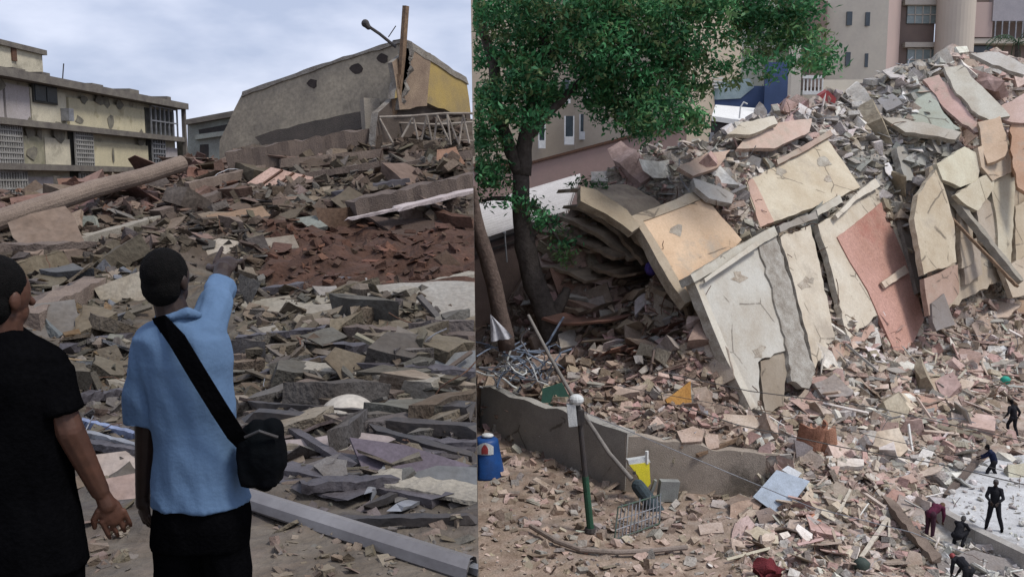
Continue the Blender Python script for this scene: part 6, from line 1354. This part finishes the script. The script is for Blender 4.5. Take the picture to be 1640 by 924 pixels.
def man_black():
    Y=3.1; foot=at(0,1130,Y); foot.z=10; root=empty('person',foot,'man in a black T-shirt seen from behind, bare arm hanging down','person')
    f=lambda x,y,dy=0: at(x,y,Y+dy)
    hc=f(2,476); fw=Vector((.5,1,.0)); q=MB(); headm(q,hc,fw,1.08); q.cap(f(6,505),f(0,550),.062,.075)
    q.ball(f(-5,640),(.17,.1,.22)); q.ball(f(0,850),(.16,.11,.18)); q.cap(f(-5,700),f(0,800),.15,.15)
    q.cap(f(80,600),f(112,690,-.02),.045,.05); q.cap(f(112,690,-.02),f(160,786,.05),.05,.034); hand(q,f(168,800,.06),Vector((.32,.15,-1)),Vector((-.5,.8,0)),-1,.5,1.1)
    q.cap(f(-90,585),f(-105,700),.055,.05); q.cap(f(-105,700),f(-115,810),.048,.034); hand(q,f(-117,822),Vector((-.05,.1,-1)),Vector((.5,.6,0)),1,.5,1.05)
    for x0,x1 in ((-50,-60),(48,60)): q.cap(f(x0,920),f((x0+x1)/2,1020),.085,.06); q.cap(f((x0+x1)/2,1020),f(x1,1140),.056,.04); q.ball(Vector((f(x1,1100).x,Y+.06,10.05)),(.05,.13,.05))
    remesh(q,'body',M_SKM,root,.005,1); eyes(root,hc,fw,1.08)
    q=MB(); hairm(q,hc+Vector((0,0,.01)),fw,1.12,.012); remesh(q,'hair',M_HAIR,root,.007,2,.002,90)
    q=MB(); loft(q,[(2,528,28,.07,Y),(0,545,66,.09,Y),(-3,562,96,.115,Y),(-5,600,110,.14,Y),(-5,680,112,.15,Y),(0,780,116,.15,Y),(6,860,128,.16,Y),(8,905,136,.165,Y)])
    q.cap(f(70,588),f(88,625),.085,.082); q.tube([f(78,595),f(98,662,-.01)],[.085,.082],16); q.cap(f(-85,585),f(-98,650),.075,.075)
    remesh(q,'t_shirt',M_BLK,root,.009,3,.012,8,seed=4)
    q=MB(); loft(q,[(6,885,128,.15,Y),(6,960,132,.15,Y)]); q.cap(f(-50,940),f(-58,1120),.115,.09); q.cap(f(55,940),f(64,1120),.12,.095); remesh(q,'trousers',M_BLK,root,.01,2,.008,8)
    q=MB()
    for x in (-60,60): c=Vector((f(x,1100).x,Y+.06,10.05)); q.ball(c,(.055,.15,.055))
    q.build('shoes',M_BLK,root,smooth=True)
man_black()
def figure(px,py,yaw,J,cloth,legs,hair,skin,label,k=1.0,z=None,vest=None,head=None):
    foot=TR.hit(px,py) if z is None else atz(px,py,z); root=empty('person',foot,label,'person'); Rz=Matrix.Rotation(yaw,3,'Z')
    D=dict(pel=(0,0,.93),che=(0,0,1.27),nek=(0,.0,1.47),hed=(0,.02,1.63),fw=(0,1,-.15),sL=(-.165,0,1.4),sR=(.165,0,1.4),eL=(-.25,.02,1.13),eR=(.25,.02,1.13),wL=(-.26,.1,.88),wR=(.26,.1,.88),
           hL=(-.09,0,.9),hR=(.09,0,.9),kL=(-.1,.03,.5),kR=(.1,.03,.5),aL=(-.11,0,.09),aR=(.11,0,.09)); D.update(J)
    W=lambda n: foot+Rz@Vector(D[n])*k
    fw=Rz@Vector(D['fw']); q=MB(); headm(q,W('hed'),fw,k); q.cap(W('nek'),W('hed'),.055*k,.055*k); q.cap(W('pel'),W('che'),.12*k,.13*k); q.cap(W('sL'),W('sR'),.06*k,.06*k); q.cap(W('che'),W('nek'),.12*k,.06*k)
    for s in 'LR':
        q.cap(W('s'+s),W('e'+s),.05*k,.042*k); q.cap(W('e'+s),W('w'+s),.04*k,.028*k); hand(q,W('w'+s),W('w'+s)-W('e'+s),Rz@Vector((0,1,-.3)),-1 if s=='L' else 1,.5,k)
        q.cap(W('h'+s),W('k'+s),.085*k,.06*k); q.cap(W('k'+s),W('a'+s),.056*k,.038*k); q.ball(W('a'+s)+Rz@Vector((0,.07,-.045))*k,(.045*k,.12*k,.045*k),Rz)
    remesh(q,'body',skin,root,.012,1); eyes(root,W('hed'),fw,k)
    q=MB(); hairm(q,W('hed'),fw,k*1.03); q2=remesh(q,hair[1],hair[0],root,.015,1)
    q=MB(); q.cap(W('pel')+Rz@Vector((0,0,-.03)),W('che'),.145*k,.155*k); q.cap(W('sL'),W('sR'),.07*k,.07*k); q.cap(W('che'),W('nek'),.14*k,.07*k)
    for s in 'LR': q.cap(W('s'+s),W('e'+s),.066*k,.056*k); q.cap(W('e'+s),(W('e'+s)+W('w'+s)*3)/4,.054*k,.042*k)
    remesh(q,'jacket',cloth,root,.016,2,.012,9)
    q=MB(); q.cap(W('hL'),W('hR'),.12*k,.12*k)
    for s in 'LR': q.cap(W('h'+s),W('k'+s),.1*k,.075*k); q.cap(W('k'+s),W('a'+s),.074*k,.06*k)
    remesh(q,'trousers',legs,root,.016,2,.01,9)
    q=MB()
    for s in 'LR': q.ball(W('a'+s)+Rz@Vector((0,.07,-.045))*k,(.052*k,.14*k,.052*k),Rz,10,8)
    q.build('boots',M_BLK,root,smooth=True); return root
M_DK=mat('charcoal_cloth',(.02,.02,.024),(.013,.013,.016),5,bump=.2,spec=.1); M_NV=mat('navy_cloth',(.015,.02,.05),(.01,.014,.035),5,bump=.2,spec=.1); M_MR=mat('maroon_cloth',(.11,.025,.05),(.07,.018,.035),5,bump=.2,spec=.1)
HB=(M_HAIR,'hair'); HG=(mat('grey_cap',(.09,.08,.08),(.05,.05,.05),5),'cap'); HBR=(mat('brown_cap',(.16,.09,.05),(.1,.06,.035),5),'cap')
walk=dict(kL=(-.1,.2,.55),aL=(-.1,.12,.2),kR=(.1,-.02,.5),aR=(.1,-.2,.1),eL=(-.3,.0,1.15),wL=(-.34,.12,.95),eR=(.3,-.05,1.15),wR=(.33,.05,.92),nek=(0,.1,1.45),hed=(0,.18,1.58),che=(0,.05,1.26),sL=(-.19,.08,1.38),sR=(.19,.08,1.38))
figure(1621,700,.3,walk,M_DK,M_DK,HB,M_SKD,'person in dark clothes walking up the rubble away from the street',1.0)
figure(1590,772,math.radians(60),dict(che=(0,.1,1.22),nek=(0,.2,1.38),hed=(0,.3,1.5),sL=(-.18,.16,1.33),sR=(.18,.16,1.33),eL=(-.2,.35,1.12),wL=(-.12,.55,1.0),eR=(.2,.35,1.12),wR=(.14,.56,1.02),kL=(-.12,.22,.5),aL=(-.13,.3,.09),kR=(.1,.0,.5),aR=(.12,-.22,.12)),M_NV,M_DK,HB,M_SKD,'person in navy leaning forward at the edge of the white dust',.92)
figure(1590,848,math.radians(150),dict(eL=(-.24,.12,1.15),wL=(-.1,.3,1.02),eR=(.24,.12,1.15),wR=(.1,.3,1.02),kL=(-.16,.06,.5),aL=(-.26,.0,.09),kR=(.13,.04,.5),aR=(.2,.0,.09),hed=(0,.06,1.62)),M_DK,M_DK,HG,M_SKD,'standing person in black with legs apart on the white dusty pavement',1.0,z=.5)
bend=dict(che=(0,.3,1.05),nek=(0,.46,1.1),hed=(0,.6,1.06),fw=(0,.6,-.8),sL=(-.18,.4,1.08),sR=(.18,.4,1.08),eL=(-.2,.42,.8),wL=(-.12,.5,.55),eR=(.2,.42,.8),wR=(.12,.5,.55))
figure(1488,864,math.radians(-60),bend,M_MR,mat('dark_maroon',(.06,.02,.035),(.04,.015,.025),5),HBR,M_SKM,'person in maroon with a brown cap bending over beside the kerb',1.0,z=.05)
crouch=dict(pel=(0,-.12,.42),che=(0,.1,.68),nek=(0,.24,.82),hed=(0,.34,.92),fw=(0,.8,-.6),sL=(-.18,.18,.79),sR=(.18,.18,.79),eL=(-.2,.36,.58),wL=(-.1,.5,.4),eR=(.2,.36,.58),wR=(.1,.5,.4),hL=(-.09,-.12,.42),hR=(.09,-.12,.42),kL=(-.16,.28,.5),kR=(.16,.28,.5),aL=(-.14,.0,.09),aR=(.14,.0,.09))
figure(1534,874,math.radians(-50),crouch,M_DK,M_DK,HG,M_SKD,'crouching person in black below the kerb next to the person in maroon',.92,z=.05)
figure(1548,958,math.radians(20),bend,M_DK,M_DK,(mat('red_plastic'),'helmet'),M_SKD,'person in dark clothes with a red helmet bending at the bottom of the street',.95,z=.05)
# ------------------------------------------------------------------ labels of look-alikes
seen={}
for t in SC_L: seen.setdefault(t[0]['label'],[]).append(t)
used=set(seen)
for lab,ts in seen.items():
    for i,(o,size,cn,nm,noun,tilt,two) in enumerate(ts[1:]):
        A_,B_,C_=two[0][2],two[1][2],two[2][2]
        for l in (f"{size} {cn} {nm} {noun} between {A_} and {B_}",f"{size} {cn} {nm} {noun} between {A_} and {C_}",f"{cn} {nm} {noun} short of {B_}",f"{cn} {tilt} {noun}, near {C_}",f"{tilt} {cn} {nm} {noun} towards {B_}",f"{size} {nm} {noun} in {cn}, near {A_}"):
            if len(l.split())<=16 and l not in used: o['label']=l; used.add(l); break
print('objects',len(SC.objects))
